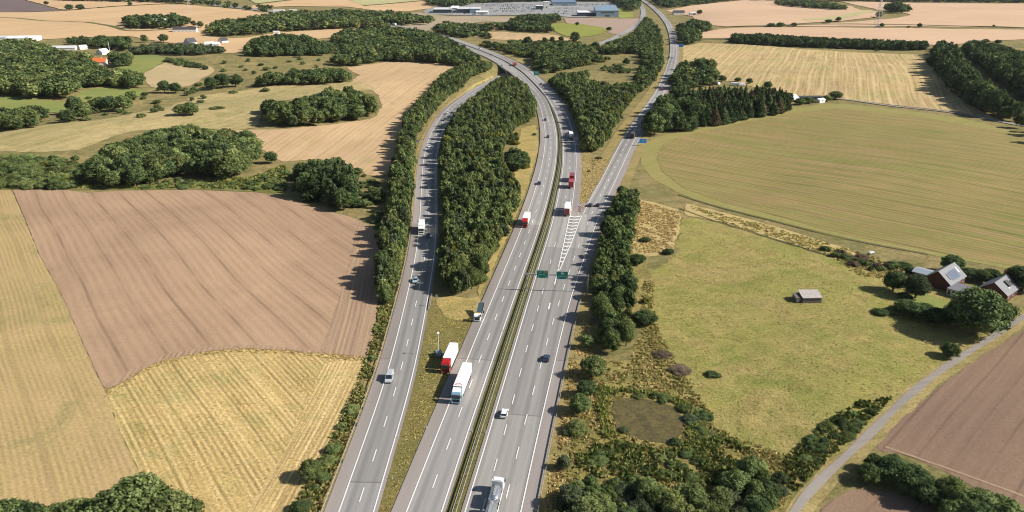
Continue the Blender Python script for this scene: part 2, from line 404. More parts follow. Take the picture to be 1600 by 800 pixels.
m_line = field_mat('field_margin', (.16, .14, .06), (.11, .11, .04), (.2, .17, .08), streak=0, fine=0.3)
def strip(name, px, width, mat, level, sm=5, jit=0.3):
    c = curve([(p[0], p[1]) for p in px], step=10, sm=sm)
    p = np.vstack([offs(c, -width / 2), offs(c, width / 2)[::-1]])
    return sheet(name, p, mat, level, jit, step=8, world=True, smoothn=0)
strip('field_margin', [(-60,27),(20,29),(60,34),(120,41),(180,50),(200,54),(250,53),(300,50)], 9, m_line, 2)
m_dk = field_mat('dark_soil', (.15, .11, .105), (.12, .09, .085), (.17, .13, .12), rows=0.2, streak=0.4, streak_w=15, fine=0.08)
sheet('dark_ploughed_field', [(-400,-8),(-100,-12),(20,-5),(35,0),(62,8),(98,18),(50,19),(0,20),(-400,26)], m_dk, 2, 1)
sheet('wheat_field', [(34,-1),(90,-3),(250,3),(260,6),(180,10),(130,14),(102,17),(64,7)], m_sand2, 2, 1)
m_pale = field_mat('pale_green_field', (.33, .32, .14), (.40, .36, .18), (.42, .38, .2), rows=0.4, streak=0.5, streak_w=20, fine=0.08)
sheet('wheat_field', [(370,14),(400,8),(470,-1),(540,-4),(560,4),(578,16),(540,11),(430,11)], m_sand2, 1, 1)
sheet('pale_green_field', [(380,-6),(520,-10),(640,-9),(720,-6),(690,-1),(640,3),(568,9),(548,2),(530,-5),(470,-2),(400,6)], m_pale, 2, 1)
sheet('wheat_field', [(568,10),(640,4),(670,1),(720,1),(720,12),(668,14),(640,18),(600,19),(578,16)], m_sand2, 1, 1)
m_fallow = field_mat('fallow', (.34, .255, .19), (.24, .22, .10), (.37, .28, .21), rows=0.1, streak=0.6, streak_w=14, fine=0.15, patch=0.01)
sheet('fallow_field', [(625,22),(660,20),(700,26),(840,26),(862,30),(800,36),(760,34),(720,38),(690,44),(640,52),(628,40)], m_fallow, 1, 1)
m_heath = field_mat('heath', (.33, .23, .19), (.30, .23, .16), (.36, .25, .21), rows=0.0, streak=0.5, streak_w=10, fine=0.15)
sheet('fallow_field', [(880,28),(940,29),(1003,29),(1004,38),(985,48),(962,54),(948,50),(905,38),(885,37)], m_heath, 1, 1)
m_lime = field_mat('bright_grass', (.19, .21, .04), (.23, .235, .055), (.25, .25, .065), rows=0.9, streak=0.4, streak_w=12, fine=0.12)
sheet('pasture', [(846,39),(880,37),(908,38),(935,42),(952,46),(945,52),(925,56),(905,59),(885,57),(872,52),(855,44)], m_lime, 2, 1)
sheet('pasture', [(964,12),(975,13),(988,20),(990,27),(968,29)], m_lime, 2, 0.5)
m_past = field_mat('pasture_green', (.20, .215, .06), (.155, .185, .05), (.25, .25, .085), rows=0.2, streak=0.5, streak_w=10, fine=0.18, patch=0.02)
sheet('pasture', [(168,105),(195,98),(212,88),(240,87),(262,95),(250,101),(238,107),(226,115),(205,114),(188,108)], m_past, 2, 1)
sheet('pasture', [(120,148),(135,141),(170,136),(225,140),(238,148),(210,152),(160,160),(140,160),(118,162)], m_past, 2, 1)
sheet('pasture', [(-60,152),(10,151),(60,157),(108,160),(108,172),(80,178),(30,172),(-60,168)], m_past, 2, 1)
m_hill = field_mat('dry_hill', (.42, .31, .17), (.33, .26, .13), (.45, .34, .2), rows=0.3, streak=0.4, streak_w=8, fine=0.2, patch=0.02)
sheet('meadow', [(226,115),(240,106),(262,97),(330,104),(335,112),(318,122),(300,134),(262,140),(238,138),(226,128)], m_hill, 1, 1)
m_mead = field_mat('dry_meadow', (.40, .31, .14), (.27, .23, .09), (.46, .36, .18), rows=rowdir((60, 240), (400, 160)), streak=0.75, streak_w=5, fine=0.28, patch=0.018, c4=(.17, .17, .055), c4_amt=0.5, clump=0.35, bump=0.5)
sheet('meadow', [(-200,215),(0,208),(80,195),(160,188),(240,172),(310,150),(380,142),(430,134),(562,128),(590,140),(505,150),(420,160),(400,200),(360,204),(300,198),(200,206),(120,236),(60,238),(-200,240)], m_mead, 1, 1)
sheet('lot_pavement', [(660,19),(675,12),(700,9),(800,2),(960,4),(966,12),(968,27),(900,28),(845,24),(760,25),(700,24),(672,23)], field_mat('lot_pavement', (.27, .265, .26), (.20, .2, .195), (.32, .31, .30), fine=0.08), 2, 0.2)
sheet('wheat_field', [(735,51),(790,50),(800,52),(868,55),(893,62),(880,67),(820,64),(770,62),(740,58)], m_sand, 1, 0.8)
m_pink = field_mat('wheat_far', (.51, .345, .22), (.44, .295, .185), (.55, .38, .25), rows=rowdir((1200, 20), (1600, 18)), streak=0.6, streak_w=25, fine=0.07, patch=0.003)
sheet('wheat_field', [(1040,17),(1075,10),(1140,3),(1180,-1),(1260,4),(1330,10),(1372,22),(1368,28),(1310,34),(1280,35),(1220,40),(1180,42),(1130,42),(1088,38),(1083,26)], m_pink, 2, 1)
sheet('wheat_field', [(1310,2),(1400,5),(1600,6),(2000,8),(2100,45),(1600,43),(1390,42),(1280,42),(1230,41),(1340,34),(1400,29),(1425,24),(1385,19),(1365,14)], m_pink, 1, 1)
sheet('wheat_field', [(1095,51),(1130,45),(1210,43),(1300,43),(1600,47),(2000,52),(2000,70),(1600,62),(1530,66),(1470,72),(1440,69),(1300,63),(1200,58),(1110,60),(1090,60)], m_pink, 1, 1)
strip('field_margin', [(1130,44),(1300,42.5),(1450,44),(1600,46),(1800,48)], 7, m_line, 3)
strip('field_margin', [(1095,61),(1200,62),(1300,67),(1440,75),(1470,78)], 16, m_line, 2)
strip('field_margin', [(1255,38),(1310,37),(1350,31),(1385,29),(1420,26)], 22, m_pale, 3)
m_stripe = field_mat('striped_stubble', (.46, .325, .14), (.33, .225, .11), (.56, .42, .22), rows=rowdir((1296, 88), (1290, 140)), streak=1.0, streak_w=3.2, lines=0.6, line_gap=11, fine=0.15, c4=(.23, .25, .06), c4_amt=0.9, patch=0.011, frow=.6, fgap=5.5)
sheet('striped_stubble_field', [(1062,73),(1092,67),(1200,72),(1250,77),(1350,83),(1440,86),(1462,88),(1460,110),(1480,138),(1520,168),(1570,192),(1512,178),(1440,169),(1375,162),(1330,156),(1240,150),(1180,137),(1120,123),(1062,98)], m_stripe, 1, 0.6)
m_head = field_mat('headland_grass', (.195, .20, .05), (.235, .215, .068), (.30, .23, .10), rows=0.8, streak=0.8, streak_w=2, fine=0.22, patch=.04)
BIG = [(1000,243),(1005,226),(1030,213),(1095,201),(1180,182),(1230,170),(1300,162),(1400,171),(1500,184),(1560,199),(1610,213),(1900,270),(1900,480),(1600,427),(1560,417),(1480,403),(1400,388),(1300,371),(1200,342),(1120,324),(1060,302),(1020,280),(1003,260)]
sheet('field_headland', BIG, m_head, 1, 0.4)
m_big = field_mat('young_crop', (.235, .20, .066), (.16, .172, .042), (.32, .21, .105), rows=rowdir((1200, 225), (1600, 290)), streak=1.0, streak_w=3.2, lines=0.6, line_gap=14, fine=0.18, c4=(.20, .215, .055), c4_amt=0.7, patch=0.014, frow=.6, fgap=3)
sheet('young_crop_field', [(1026,245),(1034,227),(1062,214),(1110,203),(1230,178),(1310,169),(1420,180),(1560,206),(1900,282),(1900,465),(1600,420),(1440,390),(1300,362),(1200,334),(1130,316),(1068,294),(1034,268)], m_big, 2, 0.4)
m_mdw = field_mat('green_meadow', (.285, .262, .072), (.20, .222, .050), (.37, .30, .11), rows=0.4, streak=0.5, streak_w=5, fine=0.45, patch=0.02, c4=(.37, .27, .11), c4_amt=1.6, clump=0.4, bump=1.0, fine_scale=1.3)
sheet('meadow', [(1066,338),(1130,350),(1230,384),(1300,404),(1360,424),(1440,440),(1520,470),(1600,482),(1596,494),(1558,519),(1496,557),(1436,602),(1386,646),(1346,686),(1290,720),(1240,740),(1190,712),(1130,690),(1098,640),(1066,600),(1035,550),(1010,500),(1012,430),(1055,400)], m_mdw, 1.5, 1.3)
m_dry = field_mat('dry_grass', (.47, .35, .155), (.36, .28, .11), (.52, .40, .2), rows=0.4, streak=0.5, streak_w=2, fine=0.3, patch=0.05, clump=0.25, bump=0.6)
sheet('meadow', [(1000,312),(1030,318),(1064,330),(1062,360),(1050,392),(1015,402),(985,400),(992,350)], m_dry, 2, 0.6)
sheet('meadow', [(1070,318),(1130,332),(1230,360),(1330,392),(1345,405),(1300,400),(1230,380),(1130,348),(1070,336)], m_dry, 2, 0.5)
strip('field_margin', [(1062,326),(1090,341),(1160,360),(1230,382),(1290,402),(1340,418)], 1.1, m_line, 3, jit=0.1)
strip('field_margin', [(1060,304),(1120,326),(1200,344),(1300,373),(1400,391),(1450,400)], 1.8, m_line, 3, jit=0.2)
sheet('lawn', [(1395,463),(1420,460),(1450,459),(1480,472),(1490,488),(1470,497),(1440,480),(1400,475)], m_past, 2, 0.2)
m_br2 = field_mat('brown_soil_right', (.215, .142, .095), (.165, .108, .078), (.255, .172, .115), rows=rowdir((1488, 617), (1435, 675)), streak=0.5, streak_w=2.5, lines=0.5, line_gap=7, fine=0.16, bump=0.3)
sheet('ploughed_field', [(2100,330),(1600,515),(1560,540),(1500,580),(1440,628),(1370,692),(1365,702),(1420,712),(1500,750),(1600,800),(1800,900),(2400,900)], m_br2, 1, 0.3)
strip('field_margin', [(1382,700),(1440,712),(1520,742),(1600,776),(1700,815)], 0.8, field_mat('straw_line', (.31, .22, .14), (.26, .18, .12), (.33, .24, .15), fine=0.25), 2, jit=0.15)
sheet('ploughed_field', [(1255,850),(1300,775),(1345,762),(1420,775),(1470,800),(1540,850)], m_br2, 2, 0.5)
m_vdry_ = field_mat('lane_verge', (.34, .26, .11), (.20, .17, .06), (.42, .32, .15), fine=0.3, patch=0.08, bump=0.5, clump=0.3)
m_path = field_mat('gravel', (.27, .245, .22), (.21, .185, .165), (.34, .29, .235), fine=0.15, fine_scale=3)
def ribbon(name, c, l, r, mat, level=3, z_extra=0.0):
    a, b = offs(c, l), offs(c, r)
    s = np.concatenate([[0], np.cumsum(np.linalg.norm(np.diff(c[:, :2], axis=0), axis=1))])
    z = c[:, 2] + lift(level, c[:, 0], c[:, 1]) + z_extra
    a[:, 2] = z; b[:, 2] = z
    n = len(c); v = np.vstack([a, b]); f = [(i, n + i, n + i + 1, i + 1) for i in range(n - 1)]
    lv = np.broadcast_to(np.asarray(l, float).reshape(-1), (n,)) if np.ndim(l) else np.full(n, l)
    rv = np.broadcast_to(np.asarray(r, float).reshape(-1), (n,)) if np.ndim(r) else np.full(n, r)
    uv = np.vstack([np.column_stack([lv, s]), np.column_stack([rv, s])])
    return struct(name, mesh_from(name, v, f, mat, False, uv))
def drape(c):
    c = c.copy(); c[:, 2] = hgt(c[:, 0], c[:, 1]); return c
sheet('grass_verge', np.vstack([offs(LANE, -1.9), offs(LANE, 3.2)[::-1]]), m_vdry_, 2, 0.35, step=3, world=True, smoothn=0)
wv = 1.1 + 0.15 * np.sin(np.arange(len(LANE)) * 0.9)
ribbon('farm_track', drape(LANE), -wv, wv, m_path, 4)
ribbon('country_lane', drape(BYWAY), -2.2, 2.2, m_path, 4)
m_rough = field_mat('rough_scrubland', (.33, .265, .09), (.215, .19, .055), (.38, .29, .12), rows=0.9, streak=0.5, streak_w=2, fine=0.45, patch=0.05, c4=(.10, .12, .03), c4_amt=0.9, clump=0.5, bump=1.0, fine_scale=1.3)
sheet('meadow', [(895,545),(930,560),(985,565),(1012,480),(1030,530),(1062,590),(1100,640),(1150,680),(1240,715),(1300,680),(1345,645),(1362,655),(1300,715),(1262,752),(1225,800),(1190,900),(850,900),(858,800),(872,690),(885,610)], m_rough, 1, 0.5)
sheet('meadow', [(985,400),(1012,400),(1014,470),(1010,500),(990,500),(985,440)], m_rough, 2, 0.4)
sheet('meadow', [(100,262),(130,285),(160,296),(240,293),(330,284),(400,276),(440,256),(452,262),(446,285),(450,300),(430,303),(400,300),(300,296),(200,297),(100,296),(0,296),(-60,296),(-60,240),(60,240)], field_mat('green_weeds', (.20, .19, .055), (.11, .125, .035), (.28, .24, .08), rows=0.2, streak=0.5, streak_w=3, fine=0.35, patch=0.04, clump=0.4, bump=0.8), 1, 0.5)
m_hd = field_mat('soil_headland', (.33, .215, .15), (.28, .18, .13), (.42, .30, .17), rows=rowdir((500, 552), (560, 350)), streak=0.9, streak_w=1.2, lines=0.5, line_gap=5, fine=0.14, frow=.5, fgap=1.6)
sheet('field_headland', [(561,345),(592,366),(594,420),(590,480),(580,540),(571,560),(540,555),(500,552),(520,500),(545,420)], m_hd, 3, 0.15)
sheet('field_headland', [(165,611),(185,603),(205,590),(235,571),(262,562),(290,556),(320,550),(360,546),(400,545),(440,548),(500,552),(500,548),(440,543),(400,540),(360,540),(320,543),(290,549),(262,554),(232,563),(200,581),(180,594),(160,600)], m_hd, 3, 0.1)
# pond
m_pond, nt_, b_ = newmat('pond_water', 0.25, 0.5)
tc_ = N(nt_, 'ShaderNodeTexCoord').outputs['Object']
cc = mixc(nt_, maprange(nt_, noise(nt_, tc_, 0.35, 6, 0.75, 1.5), 0.4, 0.6), (.065, .052, .017), (.13, .10, .030))
cc = mixc(nt_, maprange(nt_, noise(nt_, tc_, 1.6, 4, 0.7), 0.55, 0.68), cc, (.13, .115, .03))
nt_.links.new(cc, b_.inputs['Base Color'])
nt_.links.new(maprange(nt_, noise(nt_, tc_, 0.8, 4), 0.4, 0.6, 0.12, 0.6), b_.inputs['Roughness'])
sheet('pond', [(957,624),(985,621),(1012,624),(1040,629),(1062,643),(1070,660),(1064,680),(1048,694),(1020,692),(990,684),(965,678),(959,652)], m_pond, 3, 0.35)
sheet('meadow', [(975,702),(1000,698),(1030,702),(1032,712),(1005,718),(978,714)], field_mat('reed_gold', (.42, .29, .08), (.33, .24, .07), (.45, .33, .12), fine=0.35), 3, 0.3)

# ------------------------------------------------------------------ roads
A_ = (.272, .256, .240)
m_road = road_mat('asphalt', A_); m_road2 = road_mat('asphalt_ramp', (.262, .248, .234), seed=60)
m_roadw = road_mat('asphalt_wide', (.282, .264, .246), True, 3.85, 30)
m_sh = road_mat('asphalt_shoulder', (.265, .232, .212), lane=False)
m_verge = field_mat('verge_grass', (.19, .155, .05), (.135, .13, .04), (.26, .19, .08), fine=0.32, patch=0.06, bump=0.6, clump=0.2)
m_vdry = field_mat('verge_dry', (.30, .225, .09), (.20, .17, .06), (.38, .28, .13), fine=0.3, patch=0.05, bump=0.5, clump=0.2)
def cut(c, y0=None, y1=None):
    k = np.ones(len(c), bool)
    if y0 is not None: k &= c[:, 1] >= y0
    if y1 is not None: k &= c[:, 1] <= y1
    return c[k]
def Yof(py): return P0(800, py)[1]
# ramp
ribbon('slip_road', RAMP, -3.95, 3.95, m_road2, 4)
ribbon('slip_road_shoulder', RAMP, -7.0, -3.95, m_sh, 4)
ribbon('slip_road_shoulder', RAMP, 3.95, 4.7, m_sh, 4)
ribbon('slip_road_verge', RAMP, -9.5, -7.0, m_vdry, 2)
# left carriageway
ribbon('motorway', ML, -3.95, 3.95, m_road, 5)
ribbon('motorway_shoulder', ML, -7.1, -3.95, m_sh, 5)
ribbon('motorway_shoulder', ML, 3.95, 4.6, m_sh, 5)
# right carriageway
yg, yapex, ynar = Yof(338), Yof(424), Yof(520)
MRn = cut(MRL, y0=yg - 2); MRs = cut(MRL, y1=yg + 9)
ribbon('motorway', MRn, -0.2, 7.7, m_road, 5)
ribbon('motorway_shoulder', MRn, 7.7, 10.9, m_sh, 5)
ribbon('motorway_shoulder', MRL, -0.9, -0.2, m_sh, 5)
def width_at(c, d):
    """distance from curve c to curve d at the same Y"""
    return np.interp(c[:, 1], d[:, 1], d[:, 0]) - c[:, 0]
ds = np.argsort(RR[:600, 1])
RRy = RR[RR[:, 1] < Yof(60)]
wS = width_at(MRs, RRy)
nS = normals(MRs); wS = wS * np.abs(nS[:, 0])
ribbon('motorway', MRs, -0.2, wS + 0.25, m_roadw, 4.6)
RRn = cut(RR, y0=yg - 2)
ribbon('exit_road', RRn, -7.8, 0.25, m_road, 5)
ribbon('exit_road_shoulder', RR, 0.25, 3.4, m_sh, 5)
ribbon('exit_road_shoulder', RRn, -8.6, -7.8, m_sh, 5)
ribbon('grass_verge', cut(RR, y0=yg + 12, y1=Yof(95)), -15.5, -8.6, m_vdry, 3)
ribbon('grass_verge', cut(RR, y1=Yof(70)), 3.4, 8.5, m_vdry, 3)
ribbon('country_road', FARR, -5.5, 5.5, road_mat('asphalt_far', (.27, .26, .25), False), 4)
# gore pavement north of the joint
gw = width_at(cut(MRL, y0=yg - 4, y1=yg + 26), RRy)
cg = cut(MRL, y0=yg - 4, y1=yg + 26)
ribbon('motorway_shoulder', cg, 7.7, np.maximum(7.75, gw - 7.75), m_sh, 4)
ribbon('grass_verge', cut(MRL, y0=yg + 20, y1=Yof(210)), 10.9, 16.5, m_vdry, 3)
# central reservation and verges
wM = width_at(ML, MRL[MRL[:, 1] < Yof(34)]) * np.abs(normals(ML)[:, 0])
k = (ML[:, 1] < Yof(150))
ribbon('median_verge', ML[k], 4.6, np.maximum(5, wM[k] - 0.9), field_mat('median_grass', (.125, .12, .038), (.085, .10, .03), (.19, .145, .06), fine=0.3, patch=0.05, bump=0.5, clump=0.2), 2)
pr = [(589,700),(621,602)]
# wedge of grass between ramp and left carriageway
left = offs(RAMP, 4.7); right = offs(ML, -7.1)
yy = np.linspace(20, Yof(470), 60)
wl = np.column_stack([np.interp(yy, left[:, 1], left[:, 0]), yy]); wr = np.column_stack([np.interp(yy, right[:120, 1], right[:120, 0]), yy])
sheet('grass_verge', np.vstack([wl, wr[::-1]]), m_verge, 2, 0.0, step=4, world=True, smoothn=0)
m_gv = field_mat('golden_verge', (.40, .28, .10), (.26, .22, .07), (.45, .34, .15), fine=0.3, patch=0.06, bump=0.5, clump=0.3)
sheet('grass_verge', [(678,468),(700,462),(745,468),(765,430),(800,355),(825,290),(842,230),(838,195),(815,200),(806,240),(800,330),(770,395),(755,425),(745,455),(752,475),(738,500),(700,500)], m_gv, 3, 0.4)
sheet('grass_verge', [(662,210),(700,162),(740,132),(770,118),(772,122),(745,134),(704,165),(672,208),(658,250),(653,300),(648,340),(640,340),(648,270)], m_gv, 3, 0.2)

# ---- markings
m_white, nw, bw = newmat('road_paint', 0.6, 0.3)
tcw = N(nw, 'ShaderNodeTexCoord').outputs['Object']
nw.links.new(mixc(nw, maprange(nw, noise(nw, tcw, 2.5, 5, 0.8), 0.55, 0.75), (.66, .65, .62), (.42, .41, .39)), bw.inputs['Base Color'])
MARK = {'v': [], 'f': []}
def mark_strip(pts_l, pts_r):
    n = len(pts_l); k = len(MARK['v']); MARK['v'] += [tuple(p) for p in pts_l] + [tuple(p) for p in pts_r]
    MARK['f'] += [(k + i, k + n + i, k + n + i + 1, k + i + 1) for i in range(n - 1)]
def lz(c, level=6.3):
    c = c.copy(); c[:, 2] = c[:, 2] + lift(level, c[:, 0], c[:, 1]); return c
def solid(c, off, wd=0.30, level=6.3):
    mark_strip(lz(offs(c, np.asarray(off) - wd / 2), level), lz(offs(c, np.asarray(off) + wd / 2), level))
def dashes(c, off, wd=0.24, on=5.0, period=15.0, phase=0.0, level=6.3):
    o = resample(offs(c, off), 1.0); s = np.arange(len(o)) * 1.0; n = int(s[-1] / period)
    for i in range(n):
        a = i * period + phase; q = o[(s >= a) & (s <= a + on)]
        if len(q) > 1:
            ww = wd * (1 + np.hypot(q[0, 0], q[0, 1]) / 1800)
            mark_strip(lz(offs(q, -ww / 2), level), lz(offs(q, ww / 2), level))
solid(RAMP, -3.75, level=5.3); solid(RAMP, 3.75, level=5.3); dashes(RAMP, 0.0, level=5.3, phase=3)
solid(ML, -3.75); solid(ML, 3.75); dashes(ML, 0.0, phase=8)
solid(MRL, 0.0); solid(RR, 0.0)
solid(MRn, 7.5); solid(RRn, -7.55)
dashes(MRn, 3.75); dashes(RRn, -3.75)
# lanes south of the nose
def fcurve(px): return curve(px, sm=14)
dashes(fcurve([(866,387),(861,407),(849,453),(842,478),(834,506),(825,537),(816,572),(805,614),(794,657),(780,709),(764,763),(750,815),(730,880)][::-1]), 0)
dashes(fcurve([(923,336),(916,356),(909,372),(902,391),(895,410),(880,454),(871,480),(862.5,509),(853,541),(844,576),(832,615),(821,660),(807.5,712),(793,772),(783,815),(765,880)][::-1]), 0, phase=5)
dashes(fcurve([(876,353),(866,387)][::-1]), 0)
g3 = fcurve([(873,419),(868,440),(862,463),(857,485)][::-1])
solid(cut(g3, y0=Yof(450)), 0, 0.45); dashes(cut(g3, y1=Yof(452)), 0, 0.45, on=5, period=12)
# hatched nose: boundary lines and chevrons whose tips face the traffic
gl = fcurve([(889.7,339),(884,367),(877.5,398),(872,422)][::-1]); gr = fcurve([(908.5,339),(897,370),(886,397),(874,424)][::-1])
solid(gl, 0, 0.4); solid(gr, 0, 0.4)
for yv in np.linspace(Yof(418), Yof(341), 15):
    xl = np.interp(yv, gl[:, 1], gl[:, 0]); xr = np.interp(yv, gr[:, 1], gr[:, 0]); xm = (xl + xr) / 2; wd = xr - xl
    if wd < 1: continue
    d = wd * 0.22; t = 1.35
    pts = [(xl, yv + d), (xm, yv - d * 0.4), (xr, yv + d)]
    a = np.array([(p[0], p[1], 0.0) for p in pts]); b = a.copy(); b[:, 1] += t
    mark_strip(lz(b, 6.6), lz(a, 6.6))
struct('road_marking', mesh_from('road_marking', MARK['v'], MARK['f'], m_white))
struct_marks = None
# bridge carrying the motorway over the slip road
cr = RAMP[np.argmin(RAMP[:, 2] + np.abs(RAMP[:, 0] - P0(787, 117)[0]) * 0.01)]
dML, iML = dist_to(ML, [cr[0]], [cr[1]])
kb = np.argmin(dist_to(RAMP, ML[:, 0], ML[:, 1])[0] + 1000 * (ML[:, 1] < 500)); kb2 = np.argmin(dist_to(RAMP, MRL[:, 0], MRL[:, 1])[0] + 1000 * (MRL[:, 1] < 500))
m_conc = paint('concrete', (.42, .40, .37), 0.85, 0.2, dirt=0.2, scale=0.6)
bro = empty('motorway_bridge', 'concrete bridge carrying both motorway carriageways over the slip road', 'bridge', (ML[kb, 0], ML[kb, 1], 0))
def slab(c, l, r, z0, z1, mb):
    a, b = offs(c, l), offs(c, r); n = len(c)
    secs = [[(a[i, 0], a[i, 1], z0), (b[i, 0], b[i, 1], z0), (b[i, 0], b[i, 1], z1), (a[i, 0], a[i, 1], z1)] for i in range(n)]
    mb.loft(secs); return mb
def local(mb, o):
    mb.v = [(p[0] - o.location[0], p[1] - o.location[1], p[2] - o.location[2]) for p in mb.v]; return mb
sg1 = ML[kb - 7:kb + 8]; sg2 = MRL[kb2 - 7:kb2 + 8]
mb = MB(); slab(sg1, -8.2, 5.2, -1.1, 0.02, mb); local(mb, bro).build('deck', m_conc, bro)
mb = MB(); slab(sg2, -1.6, 11.8, -1.1, 0.02, mb); local(mb, bro).build('deck', m_conc, bro)
for c, o in ((sg1, -8.2), (sg2, 11.8)):
    mb = MB(); slab(c, o - 0.15, o + 0.15, 0.021, 1.0, mb); local(mb, bro).build('parapet', m_conc, bro)
for kk in (-6, 6):
    for c, k0, l, r in ((ML, kb, -8, 5), (MRL, kb2, -1.4, 11.6)):
        mb = MB(); q = c[k0 + kk - 1:k0 + kk + 1]; slab(q, l, r, -6.5, -1.101, mb)
        local(mb, bro).build('abutment', m_conc, bro)

# ------------------------------------------------------------------ trees and shrubs
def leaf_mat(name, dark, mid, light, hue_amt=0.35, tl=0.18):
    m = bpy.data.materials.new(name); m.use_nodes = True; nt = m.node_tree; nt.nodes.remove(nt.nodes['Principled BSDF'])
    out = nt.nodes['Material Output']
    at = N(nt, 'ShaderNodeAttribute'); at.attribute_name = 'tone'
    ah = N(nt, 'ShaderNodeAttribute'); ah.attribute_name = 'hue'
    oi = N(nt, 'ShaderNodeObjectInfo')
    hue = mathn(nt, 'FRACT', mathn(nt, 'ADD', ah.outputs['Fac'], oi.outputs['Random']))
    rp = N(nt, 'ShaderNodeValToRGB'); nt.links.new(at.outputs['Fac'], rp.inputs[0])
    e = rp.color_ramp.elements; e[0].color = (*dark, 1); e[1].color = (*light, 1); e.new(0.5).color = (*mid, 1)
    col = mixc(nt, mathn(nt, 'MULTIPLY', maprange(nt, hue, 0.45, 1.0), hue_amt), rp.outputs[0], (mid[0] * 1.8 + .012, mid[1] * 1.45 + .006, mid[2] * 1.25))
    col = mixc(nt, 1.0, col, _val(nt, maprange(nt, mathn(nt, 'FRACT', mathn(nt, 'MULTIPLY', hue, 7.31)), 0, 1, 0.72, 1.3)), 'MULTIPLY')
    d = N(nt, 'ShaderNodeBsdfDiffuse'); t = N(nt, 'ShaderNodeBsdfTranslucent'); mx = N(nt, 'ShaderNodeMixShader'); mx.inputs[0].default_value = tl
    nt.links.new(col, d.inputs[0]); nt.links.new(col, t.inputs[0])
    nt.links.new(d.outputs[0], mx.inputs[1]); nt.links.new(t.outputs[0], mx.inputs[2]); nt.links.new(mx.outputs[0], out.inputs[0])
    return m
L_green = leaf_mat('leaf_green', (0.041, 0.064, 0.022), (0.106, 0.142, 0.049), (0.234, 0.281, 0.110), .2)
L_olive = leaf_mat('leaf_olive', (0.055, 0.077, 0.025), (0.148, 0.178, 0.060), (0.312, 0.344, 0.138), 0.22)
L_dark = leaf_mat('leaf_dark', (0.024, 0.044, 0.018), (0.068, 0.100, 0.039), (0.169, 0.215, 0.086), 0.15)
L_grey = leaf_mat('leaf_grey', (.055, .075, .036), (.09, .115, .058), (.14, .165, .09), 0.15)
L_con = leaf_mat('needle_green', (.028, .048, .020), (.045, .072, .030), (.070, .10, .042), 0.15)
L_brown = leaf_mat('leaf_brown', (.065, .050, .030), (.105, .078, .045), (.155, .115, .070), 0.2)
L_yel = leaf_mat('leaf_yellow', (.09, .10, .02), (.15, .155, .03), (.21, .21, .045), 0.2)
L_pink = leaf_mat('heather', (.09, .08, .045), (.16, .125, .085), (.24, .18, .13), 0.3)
M_bark = paint('bark', (.16, .12, .085), 0.9, 0.1, dirt=0.3)

